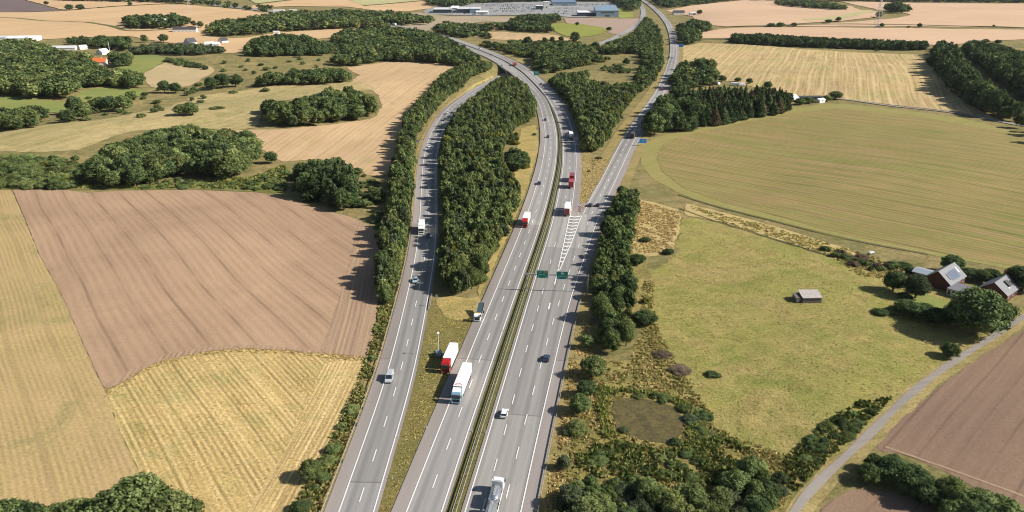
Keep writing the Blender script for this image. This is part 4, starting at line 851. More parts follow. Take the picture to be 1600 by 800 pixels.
# single trees and bushes: (px, py of the foot), height, radius, kind, leaf, label
SINGLE = [
 (218,842,13,6.6,R_,L_green,'largest tree of the bottom left grove, its crown reaching highest'),
 (272,858,11.5,5.6,R_,L_olive,'right hand tree of the bottom left grove beside the golden field'),
 (168,852,11,5.2,R_,L_green,'tree just left of the largest one in the bottom left grove'),
 (300,905,11,5.4,R_,L_green,'rightmost tree at the bottom edge below the golden field'),
 (235,915,12,5.6,R_,L_olive,'tree at the bottom edge under the largest grove tree'),
 (120,850,9,4.6,R_,L_olive,'light green tree in the middle of the bottom left grove'),
 (85,845,7.5,3.8,R_,L_green,'small green tree left of the middle of the bottom left grove'),
 (160,915,11,5.4,R_,L_dark,'dark tree at the bottom edge in the middle of the left grove'),
 (48,850,8.5,4.2,R_,L_dark,'dark green tree near the left end of the bottom left grove'),
 (10,848,9,5.0,R_,L_green,'leftmost tree of the bottom left grove at the picture edge'),
 (90,905,9,5.0,R_,L_dark,'dark tree at the bottom edge left of the grove middle'),
 (30,910,9,5.0,R_,L_green,'green tree in the bottom left picture corner'),

 (486,752,5,2.6,R_,L_green,'young green tree at the foot of the slip road bank beside the straw field'),
 (470,800,3.6,2.4,S_,L_dark,'dark bush at the bottom of the slip road bank'),
 (423,256,7,3.4,R_,L_dark,'round tree standing alone at the lower tip of the harvested field'),
 (284,181,8,6,R_,L_green,'wide twin crowned tree alone in the dry meadow'),
 (300,181,9,6,R_,L_green,'right hand one of the two trees in the dry meadow'),
 (257,146,11,5,R_,L_dark,'left hand dark tree of the pair beside the dry hill'),
 (274,146,9,5,R_,L_dark,'right hand dark tree of the pair beside the dry hill'),
 (330,141,11,7,R_,L_dark,'leftmost tree of the clump of three in the rough pasture'),
 (348,138,13,7,R_,L_dark,'middle and tallest tree of the clump of three in the rough pasture'),
 (368,136,11,6,R_,L_dark,'rightmost tree of the clump of three in the rough pasture'),
 (406,136,10,4,R_,L_green,'slim tree at the left end of the long thicket'),
 (468,90,6,4,R_,L_dark,'small dark tree in the pasture under the curved wood'),
 (155,172,10,6.5,R_,L_green,'leftmost tree of the group in the green pasture at the left'),
 (172,175,12,7,R_,L_dark,'largest tree of the group in the green pasture at the left'),
 (192,174,12,7,R_,L_green,'tree in the middle of the group in the green pasture at the left'),
 (205,160,9,5,R_,L_green,'rightmost tree of the group in the green pasture at the left'),
 (224,155,4.5,3,S_,L_green,'small bush right of the group in the green pasture'),
 (118,180,14,6,R_,L_dark,'tall dark tree between the two left hand pastures'),
 (128,188,12,7,R_,L_green,'tall green tree behind the dry meadow at the left'),
 (105,192,9,6,R_,L_dark,'lower dark tree at the left end of the dry meadow'),
 (338,171,2.5,6,S_,L_olive,'flat low bush in the dry meadow right of the two trees'),
 (225,67,11,5,R_,L_green,'lone tree left of the two on the upper wheat field by the white house'),
 (255,67,12,7,R_,L_green,'wide lone tree on the upper wheat field by the white house'),
 (303,42,10,4.5,R_,L_brown,'brownish tree beside the long white barn'),
 (313,44,11,5,R_,L_dark,'dark tree beside the long white barn'),
 (72,8,10,6,R_,L_dark,'lone dark tree on the far field at the upper left'),
 (203,9,9,6,R_,L_dark,'lone dark tree on the far field edge'),
 (108,16,13,10,R_,L_dark,'left half of the round copse beside the dark field'),
 (125,16,13,10,R_,L_dark,'right half of the round copse beside the dark field'),
 (155,13,5,6,S_,L_dark,'small dark bush right of the round copse'),
 (590,318,6.5,4,R_,L_dark,'dark round bush between the field corner grove and the slip road belt'),
 (578,314,5,3,S_,L_dark,'low dark bush beside the field corner grove'),
 (800,238,4,2.2,S_,L_dark,'dark bush on the golden verge beside the left carriageway'),
 (820,262,5,3.2,R_,L_dark,'dark tree on the verge right of the long wood'),
 (806,226,4,2.5,S_,L_yel,'yellow green bush on the golden verge'),
 (835,212,2.6,1.5,S_,L_dark,'thin dark bush beside the left carriageway'),
 (936,249,2,2.2,S_,L_brown,'small brown bush on the dry grass of the fork'),
 (920,269,1.5,1.2,S_,L_brown,'tiny dark shrub on the dry grass of the fork'),
 (1009,378,3,2.6,S_,L_dark,'round bush in the dry grass above the green meadow'),
 (1045,397,3.4,2.5,S_,L_dark,'dark bush at the corner of the green meadow'),
 (996,414,4,3.2,R_,L_dark,'dark bush beside the belt above the meadow corner'),
 (1008,507,4,4.2,R_,L_dark,'wide dark bush standing right of the belt beside the meadow'),
 (1009,474,2.6,1.6,S_,L_yel,'small light green bush at the meadow edge'),
 (984,470,2.6,2.4,S_,L_dark,'small dark bush between belt and meadow'),
 (1037,558,1.8,2.8,S_,L_pink,'pinkish heather bush at the left edge of the meadow'),
 (1066,583,1.8,3.6,S_,L_pink,'wide brownish heather bush at the lower left of the meadow'),
 (1112,588,1.8,1.8,S_,L_dark,'left one of two small dark bushes at the lower edge of the meadow'),
 (1121,590,1.5,1.5,S_,L_dark,'right one of two small dark bushes at the lower edge of the meadow'),
 (926,592,6.5,3.8,R_,L_olive,'olive tree behind the right hand guard rail'),
 (917,546,4.5,2.0,R_,L_green,'narrow green tree close to the right hand guard rail'),
 (906,648,5.5,3.0,R_,L_green,'green tree behind the guard rail left of the pond'),
 (902,678,4.5,2.8,S_,L_olive,'olive bush behind the guard rail left of the pond'),
 (916,622,5,2.8,R_,L_dark,'dark tree behind the guard rail above the pond'),
 (881,735,3.6,1.6,R_,L_grey,'small grey green tree beside the right hand guard rail'),
 (885,680,2,1.4,S_,L_green,'tiny bush touching the right hand guard rail'),
 (892,800,5.5,3.2,R_,L_grey,'grey green tree at the bottom beside the guard rail'),
 (975,675,1.6,1.4,S_,L_grey,'grey bush on the left bank of the pond'),
 (1056,695,1.8,1.8,S_,L_dark,'dark bush at the lower right tip of the pond'),
 (1080,660,2.4,2.2,S_,L_grey,'grey green bush on the right bank of the pond'),
 (1100,655,2.2,2.6,S_,L_dark,'dark bush right of the pond'),
 (1397,457,7.5,4.0,R_,L_dark,'dark round tree at the left of the farmhouse garden'),
 (1432,468,8.5,4.4,R_,L_grey,'grey leaved willow tree beside the farmhouse gable'),
 (1415,468,3.4,2.4,S_,L_dark,'dark bush under the willow in the garden'),
 (1488,428,7,4.4,R_,L_dark,'dark tree behind the farmhouse'),
 (1515,438,4.5,3.4,R_,L_dark,'left one of three trees of the hedge behind the farmhouse'),
 (1535,442,4.5,3.4,R_,L_green,'middle one of three trees of the hedge behind the farmhouse'),
 (1550,438,4,3,R_,L_dark,'right one of three trees of the hedge behind the farmhouse'),
 (1600,456,9,6,R_,L_dark,'dark tree behind the second house at the right edge'),
 (1529,528,15,9.0,R_,L_dark,'large spreading tree in front of the farmhouse'),
 (1497,512,8,5.0,R_,L_dark,'dark tree leaning against the large spreading tree'),
 (1556,512,9,5.4,R_,L_dark,'dark tree between the large spreading tree and the track'),
 (1418,492,4.5,4.4,R_,L_dark,'left bush of the garden hedge in front of the lawn'),
 (1440,500,5,4.6,R_,L_dark,'middle bush of the garden hedge in front of the lawn'),
 (1464,510,5.5,4.6,R_,L_dark,'right bush of the garden hedge in front of the lawn'),
 (1378,492,2.6,3,S_,L_dark,'left low bush at the garden corner nearest the meadow'),
 (1398,490,3,3,S_,L_green,'right low bush at the garden corner nearest the meadow'),
 (1486,560,4.4,3,R_,L_green,'round bush standing alone beside the gravel track'),
 (1306,156,7,5.5,R_,L_dark,'upper round tree at the start of the country lane'),
 (1292,159,5,4.5,R_,L_green,'lower round tree at the start of the country lane'),
 (1218,163,10,5.5,R_,L_dark,'tall dark tree at the right end of the plantation'),
 (1232,160,8,4,R_,L_dark,'shorter dark tree right of the plantation end'),
 (1200,138,6,4,R_,L_dark,'dark tree above the plantation beside the stubble'),
 (1171,131,5,3.4,R_,L_dark,'small tree right of the caravans'),
 (1153,128,4,3.5,R_,L_green,'small tree behind the caravans'),
 (1128,128,6,4.6,R_,L_dark,'dark tree left of the caravans'),
 (1113,133,5,5,R_,L_green,'green tree left of the small garden with caravans'),
 (1250,164,5,5,R_,L_green,'left tree of the hedge in front of the carport'),
 (1264,162,5,5,R_,L_green,'right tree of the hedge in front of the carport'),
 (1312,76,5,8,S_,L_dark,'low dark bush below the field hedge at the right'),
 (1230,73,4,4,S_,L_dark,'tiny bush below the left part of the field hedge'),
 (1370,80,4,3.5,S_,L_dark,'tiny bush below the right part of the field hedge'),
 (1241,42,7,5,R_,L_dark,'lone round bush on the field boundary at the upper right'),
 (1220,42,7,8,R_,L_dark,'wide dark bush on the field boundary at the upper right'),
 (1205,42,6,7,R_,L_dark,'leftmost dark bush on the field boundary at the upper right'),
 (1310,34,8,5,R_,L_dark,'taller bush in the field corner below the pylon'),
 (1295,36,6,7,R_,L_dark,'low bush in the field corner below the pylon'),
 (1374,28,11,6.5,R_,L_green,'green tree standing just behind the pylon'),
 (1378,43,7,4,R_,L_dark,'small bush beside the pylon foot'),
 (1437,43,7,4,R_,L_dark,'small round bush alone on the far field boundary'),
 (1420,43,4,3,S_,L_dark,'tiny bush left of the small round bush on the far boundary'),
 (1553,42,5,3,S_,L_dark,'tiny bush on the far boundary near the right edge'),
 (1540,68,6,5,R_,L_dark,'lone dark tree above the right hand wood'),
 (1560,69,6,5,R_,L_dark,'right hand dark tree above the right hand wood'),
 (1585,92,7,8,R_,L_dark,'dark trees patch at the right edge above the big wood'),
 (902,40,6,4,R_,L_dark,'lone dark tree on the heath above the bright pasture'),
 (952,49,7,5,R_,L_dark,'dark tree at the right tip of the bright pasture'),
 (898,66,14,7,R_,L_dark,'tall pointed dark tree below the bright pasture'),
 (825,70,11,6,R_,L_grey,'grey green tree left of three beside the dry pasture'),
 (851,69,9,4,R_,L_dark,'left small dark tree below the dry pasture'),
 (863,69,10,4,R_,L_dark,'middle small dark tree below the dry pasture'),
 (877,68,10,4,R_,L_dark,'right small dark tree below the dry pasture'),
 (1093,23,10,6,R_,L_dark,'dark tree beside the dark roofed farm at the top'),
 (1104,50,8,6,R_,L_dark,'dark bush below the dark roofed farm at the top'),
]
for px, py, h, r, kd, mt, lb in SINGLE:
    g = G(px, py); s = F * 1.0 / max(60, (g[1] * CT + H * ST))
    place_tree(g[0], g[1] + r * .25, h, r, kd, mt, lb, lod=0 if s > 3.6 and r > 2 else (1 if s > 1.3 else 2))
# of the wood trees, the largest in the photograph stand as things; the rest of each wood is one mass
Mx = np.array([(F / (t['y'] * CT + H * ST)) * t['r'] for t in WOODS])
vis = []
for t in WOODS:
    u, v = proj(t['x'], t['y'], t['z'] + t['h'] * .6); vis.append((-10 < u < 1610) and (-5 < v < 815))
vis = np.array(vis)
for i, t in enumerate(WOODS): t['s'] = Mx[i] if vis[i] else -1
quota = {'broadleaf_tree': 215, 'shrub': 185, 'conifer_tree': 90, 'columnar_tree': 60}
from collections import Counter
used = Counter(); order = sorted(range(len(WOODS)), key=lambda i: -WOODS[i]['s']); rest = {}
for i in order:
    t = WOODS[i]; nm = NAMEK[t['kind']]
    if t['s'] > 0 and t['label'] and used[nm] < quota[nm]:
        used[nm] += 1
        sc = t['s'] / t['r']
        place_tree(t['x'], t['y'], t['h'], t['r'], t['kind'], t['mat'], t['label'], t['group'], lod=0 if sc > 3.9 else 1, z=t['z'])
    else: rest.setdefault((t['key']), []).append(t)
print('trees', len(WOODS), dict(used), {k: len(v) for k, v in rest.items()})
REST_LABEL = {'meadow bushes': 'scattered bushes in the dry meadows at the upper left', 'ditch scrub': 'weedy ditch bushes behind the ploughed field', 'belt foot scrub': 'low bushes at the foot of the slip road belt',
 'median wood': 'remaining dense treetops of the long wood between slip road and motorway', 'slip road belt': 'remaining treetops of the shelter belt left of the slip road',
 'exit road belt': 'remaining treetops of the belt right of the motorway', 'fork wood': 'mass of treetops filling the fork between motorway and exit road',
 'exit roadside grove': 'dark groves on the right side of the exit road', 'dark plantation': 'remaining treetops of the dark conifer plantation', 'dark plantation edge': 'remaining leafy treetops beside the conifer plantation',
 'right wood': 'dark wood running down the right edge of the picture', 'field hedge': 'long dark hedge of trees above the striped stubble field', 'oval grove': 'remaining treetops of the oval grove',
 'left grove': 'remaining treetops of the grove behind the ploughed field', 'left scrub': 'remaining bushes of the scrub at the left edge', 'field corner grove': 'remaining treetops of the dark grove at the field corner',
 'left wood': 'large mixed wood below the factory at the upper left', 'left lower wood': 'dark wood at the left edge below the green pasture', 'row behind houses': 'dark row of trees behind the houses at the upper left',
 'grove by the red roof': 'small grove right of the red roofed house', 'willow row': 'grey green row of willows below the white house', 'meadow hedge': 'dark hedge curving down into the dry pasture',
 'far grove': 'dark grove round the grey barn on the upper wheat field', 'far village trees': 'broad belt of trees with houses in it at the top', 'curved wood': 'curved dark wood below the small wheat field',
 'motorway wood': 'dark wood reaching to the motorway above the harvested field', 'long thicket': 'long dark thicket left of the harvested field tip', 'far wood belt': 'far dark woods along the top of the picture',
 'far grove right': 'far groves on the wheat fields at the upper right', 'meadow trees': 'clumps of trees on the fallow land by the car park', 'roadside wood': 'bushy wood right of the motorway above the sign',
 'near left grove': 'remaining treetops of the grove in the bottom left corner', 'pond thicket': 'remaining bushes of the thicket below the pond', 'track hedge': 'remaining bushes of the hedge at the bottom right',
 'wedge clump': 'small clump of bushes right of the long wood', 'field edge scrub': 'remaining low bushes beside the young crop', 'track scrub': 'remaining low bushes above the track', 'pond scrub': 'remaining low weeds round the pond', 'verge scrub': 'remaining low bushes on the slip road bank'}
for key, ts in rest.items():
    bym = {}
    for t in ts: bym.setdefault(t['mat'].name, []).append(t)
    allv, allf, allt, allh, allm, mats, n = [], [], [], [], [], [], 0
    for mi, (mn, tt) in enumerate(bym.items()):
        mats.append(tt[0]['mat'])
        for t in tt:
            sc = t['s'] / t['r'] if t['s'] > 0 else 1
            v, f, tn = far_arrays(t['kind'], int(rng.integers(0, 6)), 2 if sc > 1.1 else 3)
            if sc > 2.0: v, f, tn = proto(t['kind'], t['mat'], int(rng.integers(0, 5)), 2)[2]
            base = {'round': 3.9, 'shrub': 4.6, 'cone': 2.4, 'column': 1.9}[t['kind']]
            a = rng.uniform(0, 6.28); c_, s_ = math.cos(a), math.sin(a); q = t['r'] / base
            w_ = np.empty_like(v); w_[:, 0] = (v[:, 0] * c_ - v[:, 1] * s_) * q + t['x']; w_[:, 1] = (v[:, 0] * s_ + v[:, 1] * c_) * q + t['y']; w_[:, 2] = v[:, 2] * t['h'] / 9.6 + t['z']
            allv.append(w_); allf.append(f + n); n += len(v); allt.append(tn); allh.append(np.full(len(f), rng.uniform(0, 1))); allm.append(np.full(len(f), mi))
    me = np_mesh('woodland', np.vstack(allv), np.vstack(allf), mats[0], {'tone': np.concatenate(allt), 'hue': np.concatenate(allh)})
    for m_ in mats[1:]: me.materials.append(m_)
    me.polygons.foreach_set('material_index', np.concatenate(allm).astype(np.int32))
    o = link('scrub' if 'scrub' in key or 'thicket' in key else 'woodland', me)
    setp(o, REST_LABEL.get(key, 'dense treetops'), 'scrub' if 'scrub' in key else 'wood', None, 'stuff')

# ------------------------------------------------------------------ vehicles
m_glass = paint('dark_glass', (.02, .028, .035), 0.08, 0.8, dirt=0.0)
m_tyre = paint('tyre_rubber', (.02, .02, .02), 0.85, 0.2, dirt=0.0)
m_rim = paint('rim_metal', (.45, .45, .45), 0.35, 0.5, metal=0.7)
m_plast = paint('black_plastic', (.03, .03, .032), 0.6, 0.3)
m_lamp = paint('lamp_glass', (.75, .76, .74), 0.1, 0.8)
m_tail = paint('tail_lamp', (.45, .02, .02), 0.2, 0.6)
m_steel = paint('galvanised_steel', (.42, .42, .41), 0.45, 0.5, metal=0.35, dirt=0.2)
m_chas = paint('chassis_grey', (.06, .06, .065), 0.7, 0.3)
m_plate = paint('plate_white', (.7, .7, .68), 0.5, 0.3)
PC = {'white': (.78, .78, .76), 'silver': (.42, .44, .46), 'blue_silver': (.30, .40, .46), 'black': (.018, .018, .022), 'dark_blue': (.03, .05, .09), 'grey': (.16, .17, .18), 'red': (.42, .018, .015), 'dark_red': (.28, .012, .015)}
def col(n): return paint('paint_' + n, PC[n], 0.25, 0.5, coat=0.6, dirt=0.05)
def wheel(parent, x, y, r=.33, wd=.22):
    s = 1 if x > 0 else -1
    t = MB().tube((-wd / 2, 0, 0), (wd / 2, 0, 0), r, 14).build('wheel', m_tyre, parent); t.location = (x, y, r)
    q = MB().tube((s * (wd / 2 - .02), 0, 0), (s * (wd / 2 + .012), 0, 0), r * .62, 12).build('rim', m_rim, t)
    return t
CARS = {}
def make_car(paint_name, body='hatch', far=False):
    """origin at the ground under the middle, nose towards +Y"""
    m = col(paint_name)
    root = empty('car', 'x', 'car', (0, 0, 0))
    L, W, Hh = {'hatch': (4.2, 1.78, 1.48), 'sedan': (4.7, 1.84, 1.44), 'van': (5.1, 1.98, 2.15), 'estate': (4.7, 1.82, 1.5)}[body]
    h, w2 = L / 2, W / 2
    bz = .95 if body != 'van' else 1.15
    prof = {'hatch': [(-h, .34), (-h, .78), (-h + .1, bz), (h - 1.05, bz - .02), (h - .15, .72), (h, .58), (h, .34), (h - .3, .26), (-h + .3, .26)],
            'sedan': [(-h, .34), (-h, .8), (-h + .12, bz - .02), (h - 1.2, bz - .04), (h - .18, .72), (h, .56), (h, .34), (h - .3, .26), (-h + .3, .26)],
            'estate': [(-h, .34), (-h, .8), (-h + .08, bz), (h - 1.15, bz - .03), (h - .16, .72), (h, .58), (h, .34), (h - .3, .26), (-h + .3, .26)],
            'van': [(-h, .34), (-h, 1.0), (-h + .05, bz), (h - .75, bz - .02), (h - .1, .85), (h, .66), (h, .34), (h - .3, .28), (-h + .3, .28)]}[body]
    mb = MB(); n = len(prof)
    mb.loft([[(x * w2, y, z + (0 if abs(x) < 1 else (.05 if z < .4 else 0))) for y, z in prof] for x in (-.97, -.9, .9, .97)] if False else
            [[(-w2 + .06, y * .985, z * .98 + .01) for y, z in prof], [(-w2, y, z) for y, z in prof], [(w2, y, z) for y, z in prof], [(w2 - .06, y * .985, z * .98 + .01) for y, z in prof]])
    body_o = mb.build('body', m, root, bevel=.05)
    # cabin: glasshouse with roof
    c0, c1, r0, r1 = {'hatch': (-h + .12, h - 1.15, -h + .55, h - 1.95), 'sedan': (-h + .65, h - 1.3, -h + 1.35, h - 2.15), 'estate': (-h + .1, h - 1.25, -h + .35, h - 2.05), 'van': (-h + .05, h - .78, -h + .12, h - 1.5)}[body]
    wb, wr = w2 - .06, w2 - .24 if body != 'van' else w2 - .14
    zt = Hh - .07
    gl = MB().loft([[(-wb, c0, bz - .03), (wb, c0, bz - .03), (wb, c1, bz - .03), (-wb, c1, bz - .03)], [(-wr, r0, zt), (wr, r0, zt), (wr, r1, zt), (-wr, r1, zt)]])
    gl.build('window', m_glass, root)
    MB().loft([[(-wr - .03, r0 - .06, zt - .02), (wr + .03, r0 - .06, zt - .02), (wr + .03, r1 + .06, zt - .02), (-wr - .03, r1 + .06, zt - .02)],
               [(-wr + .08, r0 + .08, Hh), (wr - .08, r0 + .08, Hh), (wr - .08, r1 - .08, Hh), (-wr + .08, r1 - .08, Hh)]]).build('roof', m, root)
    if body == 'van':
        for s in (-1, 1):
            MB().loft([[(s * (wb + .012), c0 + .05, bz - .05), (s * (wb + .012), r1 - .75, bz - .05), (s * (wr + .02), r1 - .75, zt), (s * (wr + .02), r0 + .05, zt)],
                       [(s * (wb - .02), c0 + .05, bz - .05), (s * (wb - .02), r1 - .75, bz - .05), (s * (wr - .02), r1 - .75, zt), (s * (wr - .02), r0 + .05, zt)]]).build('side_panel', m, root)
    if far: return root
    for s in (-1, 1):
        # pillars and lamps
        MB().tube((s * (wb + .01), c1 - .02, bz - .02), (s * (wr + .01), r1 + .02, zt), .035, 5).build('pillar', m, root)
        MB().box(s * (w2 - .28) - .17, s * (w2 - .28) + .17, h - .10, h + .02, .58, .72).build('headlight', m_lamp, root)
        MB().box(s * (w2 - .2) - .13, s * (w2 - .2) + .13, -h - .012, -h + .06, .68, .88).build('tail_light', m_tail, root)
        MB().box(s * (w2 + .09) - .09, s * (w2 + .09) + .09, c1 - .55, c1 - .42, bz + .0, bz + .13).build('mirror', m, root)
        for y in (-h + .82, h - .85): wheel(root, s * (w2 - .10), y, .33 if body != 'van' else .35)
    MB().box(-.26, .26, h - .005, h + .02, .40, .51).build('number_plate', m_plate, root)
    MB().box(-.5, .5, h - .02, h + .012, .52, .60).build('grille', m_plast, root)
    return root
def head(c, x, y, sgn):
    d, i = dist_to(c, [x], [y]); i = int(np.clip(i[0], 1, len(c) - 2)); t = c[i + 1, :2] - c[i - 1, :2]
    return math.atan2(-t[0] * sgn, t[1] * sgn)
def roadz(x, y, lv=5): return float(lift(lv, x, y))
def put(o, px, py, c, sgn, lv, label, group=None, off=None, yaw=0.0, z=None):
    g = P0(px, py)
    o.location = (g[0], g[1], roadz(g[0], g[1], lv) if z is None else z); o.rotation_euler = (0, 0, head(c, g[0], g[1], sgn) + yaw)
    o['label'] = label
    if group: o['group'] = group
    return o
carlist = [
 (609,594,RAMP,-1,4,'silver','van','silver van nearest the camera on the slip road'),
 (649,441,RAMP,-1,4,'blue_silver','hatch','light blue silver hatchback on the slip road below the white truck'),
 (669,371,RAMP,-1,4,'black','sedan','black car beside the front of the white truck on the slip road'),
 (671,231,RAMP,-1,4,'white','hatch','white car on the shaded bend of the slip road'),
 (700,177,RAMP,-1,4,'white','estate','white car near the top of the slip road'),
 (695,188,RAMP,-1,4,'black','sedan','dark car just below the white car near the top of the slip road'),
 (842,289,ML,-1,5,'black','sedan','black car changing lanes above the red lorry on the left carriageway'),
 (856,216,ML,-1,5,'black','hatch','small dark car halfway up the bend of the left carriageway'),
 (852,189,ML,-1,5,'black','sedan','dark car high on the bend of the left carriageway'),
 (818,130,ML,-1,5,'white','sedan','white car on the left carriageway just past the bridge'),
 (784,104,ML,-1,5,'grey','hatch','grey car on the left carriageway by the bridge'),
 (845,133,MRL,1,5,'dark_blue','sedan','dark car on the right carriageway above the bend'),
 (750,77,MRL,1,5,'white','van','white van far up the right carriageway'),
 (767,87,MRL,1,5,'black','hatch','dark car below the far white van on the right carriageway'),
 (788,650,MRL,1,5,'white','hatch','white hatchback in the left lane ahead of the tanker'),
 (854,563,RR,1,5,'dark_blue','hatch','dark blue hatchback in the right lane below the gantry'),
 (922,323,RR,1,5,'black','sedan','left one of two black cars side by side on the exit road'),
 (934,323,RR,1,5,'black','hatch','right one of two black cars side by side on the exit road'),
 (1034,142,RR,1,5,'red','van','red and white van on the shaded bend of the exit road'),
 (1046,91,RR,1,5,'black','sedan','left dark car of the pair far up the exit road'),
 (1050,92,RR,1,5,'grey','hatch','right grey car of the pair far up the exit road'),
 (1041,121,RR,1,5,'dark_blue','hatch','dark blue car above the shaded bend of the exit road'),
 (1039,39,RR,1,5,'grey','sedan','grey car near the top bend of the exit road'),
 (1001,38,FARR,1,4,'dark_blue','sedan','dark car on the curved country road below the grey hall'),
 (969,57,FARR,-1,4,'black','hatch','dark car low on the curved country road'),
]
for px, py, c, s, lv, pn, bd, lb in carlist:
    key = (pn, bd, py < 150)
    if key not in CARS: o = CARS[key] = make_car(pn, bd, py < 150)
    else: o = copy_tree(CARS[key])
    put(o, px, py, c, s, lv, lb)

def make_cab(root, m, long_=2.1, wd=2.5, ht=3.6, y1=0.0, m2=None, z0=.55):
    """tractor cab whose nose is at y1"""
    w2 = wd / 2; y0 = y1 - long_
    prof = [(y0, z0), (y0, ht), (y0 + .5, ht + .12), (y1 - .55, ht - .22), (y1 - .12, ht - .9), (y1, z0 + 1.05), (y1, z0 - .1), (y0 + .2, z0 - .1)]
    MB().prism(prof, -w2, w2).build('cab', m, root, bevel=.07)
    MB().loft([[(-w2 + .12, y1 + .005, z0 + 1.2), (w2 - .12, y1 + .005, z0 + 1.2), (w2 - .2, y1 - .09, ht - .95), (-w2 + .2, y1 - .09, ht - .95)],
               [(-w2 + .12, y1 - .08, z0 + 1.2), (w2 - .12, y1 - .08, z0 + 1.2), (w2 - .2, y1 - .17, ht - .95), (-w2 + .2, y1 - .17, ht - .95)]]).build('windshield', m_glass, root)
    MB().loft([[(-w2 + .1, y1 + .02, ht - .92), (w2 - .1, y1 + .02, ht - .92), (w2 - .14, y1 - .2, ht - .72), (-w2 + .14, y1 - .2, ht - .72)],
               [(-w2 + .1, y1 - .1, ht - .98), (w2 - .1, y1 - .1, ht - .98), (w2 - .14, y1 - .3, ht - .78), (-w2 + .14, y1 - .3, ht - .78)]]).build('sun_visor', m_plast, root)
    MB().box(-w2 + .35, w2 - .35, y1 - .02, y1 + .03, z0 + .25, z0 + .95).build('grille', m_plast, root)
    MB().box(-w2 + .02, w2 - .02, y1 - .15, y1 + .06, z0 - .22, z0 + .18).build('bumper', m2 or m, root, bevel=.03)
    for s in (-1, 1):
        MB().box(s * (w2 - .3) - .18, s * (w2 - .3) + .18, y1 + .0, y1 + .075, z0 - .08, z0 + .12).build('headlight', m_lamp, root)
        MB().box(s * (w2 + .2) - .09, s * (w2 + .2) + .09, y1 - .3, y1 - .12, z0 + 1.3, z0 + 2.1).build('mirror', m_plast, root)
        MB().box(s * (w2 + .004) - .012, s * (w2 + .004) + .012, y1 - 1.15, y1 - .3, z0 + 1.25, z0 + 2.1).build('side_window', m_glass, root)
def truck_wheels(root, ys, w2=1.25, r=.5):
    for y in ys:
        for s in (-1, 1): wheel(root, s * (w2 - .17), y, r, .34)
m_boxw = paint('box_white', (.82, .82, .80), 0.45, 0.4, dirt=0.06, scale=.7)
m_blue = paint('cab_blue', (.22, .38, .48), 0.3, 0.5, coat=.5)
def make_lorry(cabm, boxm, L, Lbox, roofh=3.9, rear=None, name='lorry'):
    root = empty(name, 'x', 'truck', (0, 0, 0)); h = L / 2
    make_cab(root, cabm, 2.2, 2.5, 3.5, h)
    MB().box(-.45, .45, -h + .2, h - 1.9, .65, 1.0).build('chassis', m_chas, root)
    MB().box(-1.27, 1.27, -h, -h + Lbox, 1.05, roofh).build('cargo_box', boxm, root, bevel=.04)
    MB().box(-1.25, 1.25, -h - .012, -h + .1, .55, .75).build('rear_bumper', m_chas, root)
    if rear: MB().box(-1.2, 1.2, -h - .03, -h + .02, 1.1, roofh - .08).build('rear_door', rear, root)
    for s in (-1, 1):
        MB().box(s * 1.22 - .02, s * 1.22 + .02, -h + Lbox * .28, -h + Lbox * .78, .55, 1.0).build('side_skirt', m_chas, root)
        MB().box(s * 1.0 - .16, s * 1.0 + .16, -h - .04, -h + .02, .8, .95).build('tail_light', m_tail, root)
    return root, h
cr_, cdr = col('red'), col('dark_red')
# white lorry with blue nose
t, h = make_lorry(m_blue, m_boxw, 16.5, 13.6, 4.0); truck_wheels(t, (h - 1.4, h - 5.2, -h + 1.6, -h + 2.9, -h + 4.2))
MB().prism([(h - 2.3, 3.4), (h - 2.3, 3.95), (h - 1.9, 3.98), (h - .7, 3.42)], -1.1, 1.1).build('roof_deflector', m_boxw, t, bevel=.05)
MB().box(-.85, .85, h - 2.15, h - 2.0, 3.4, 3.6).build('light_bar', m_plast, t)
mb = MB(); mb.loft([[(.95 * math.cos(a), h - 3.9 + .62 * math.sin(a), z) for a in np.linspace(0, 2 * math.pi, 25)[:-1]] for z in (3.99, 4.006)])
mb.build('oval_emblem', paint('emblem_red', (.50, .09, .08), .5), t)
mb = MB(); mb.loft([[(.72 * math.cos(a), h - 3.9 + .3 * math.sin(a), z) for a in np.linspace(0, 2 * math.pi, 25)[:-1]] for z in (4.0, 4.011)])
mb.build('emblem_band', paint('emblem_white', (.8, .72, .70), .5), t)
# faint grey letters painted on the roof: two short rows of marks as in the photo
for (x, y, sx, sy) in [(-.55,-.9,.10,.75),(-.25,-.62,.3,.12),(-.25,-1.05,.3,.12),(.25,-.85,.10,.7),(.55,-.85,.10,.7),(.4,-.55,.3,.1),(-.1,1.0,.1,.8),(.35,1.0,.1,.8),(.12,.65,.42,.1),(-.35,2.6,.45,.14),(.35,2.7,.5,.14),(.0,3.2,.9,.12),(.3,3.6,.5,.12)]:
    MB().box(x - sx / 2, x + sx / 2, -h + 5.2 - y - sy / 2, -h + 5.2 - y + sy / 2, 3.99, 4.007).build('roof_mark', paint('mark_grey', (.42, .43, .42), .6), t)
put(t, 727, 609, ML, -1, 5, 'long white lorry with a pale blue cab and a red oval on its roof')
g = P0(727, 609); c0 = offs(ML, -1.9); d, i = dist_to(c0, [g[0]], [g[1]]); t.location.x, t.location.y = c0[i[0], 0], c0[i[0], 1]
# red lorry parked on the verge
t, h = make_lorry(cr_, m_boxw, 12.5, 9.9, 3.9); truck_wheels(t, (h - 1.4, -h + 2.2, -h + 3.5)); 
MB().prism([(h - 2.3, 3.4), (h - 2.3, 3.9), (h - 1.9, 3.9), (h - .8, 3.42)], -1.1, 1.1).build('roof_deflector', cr_, t, bevel=.05)
put(t, 703, 569, ML, -1, 2, 'white box lorry with a red cab parked on the grass verge')
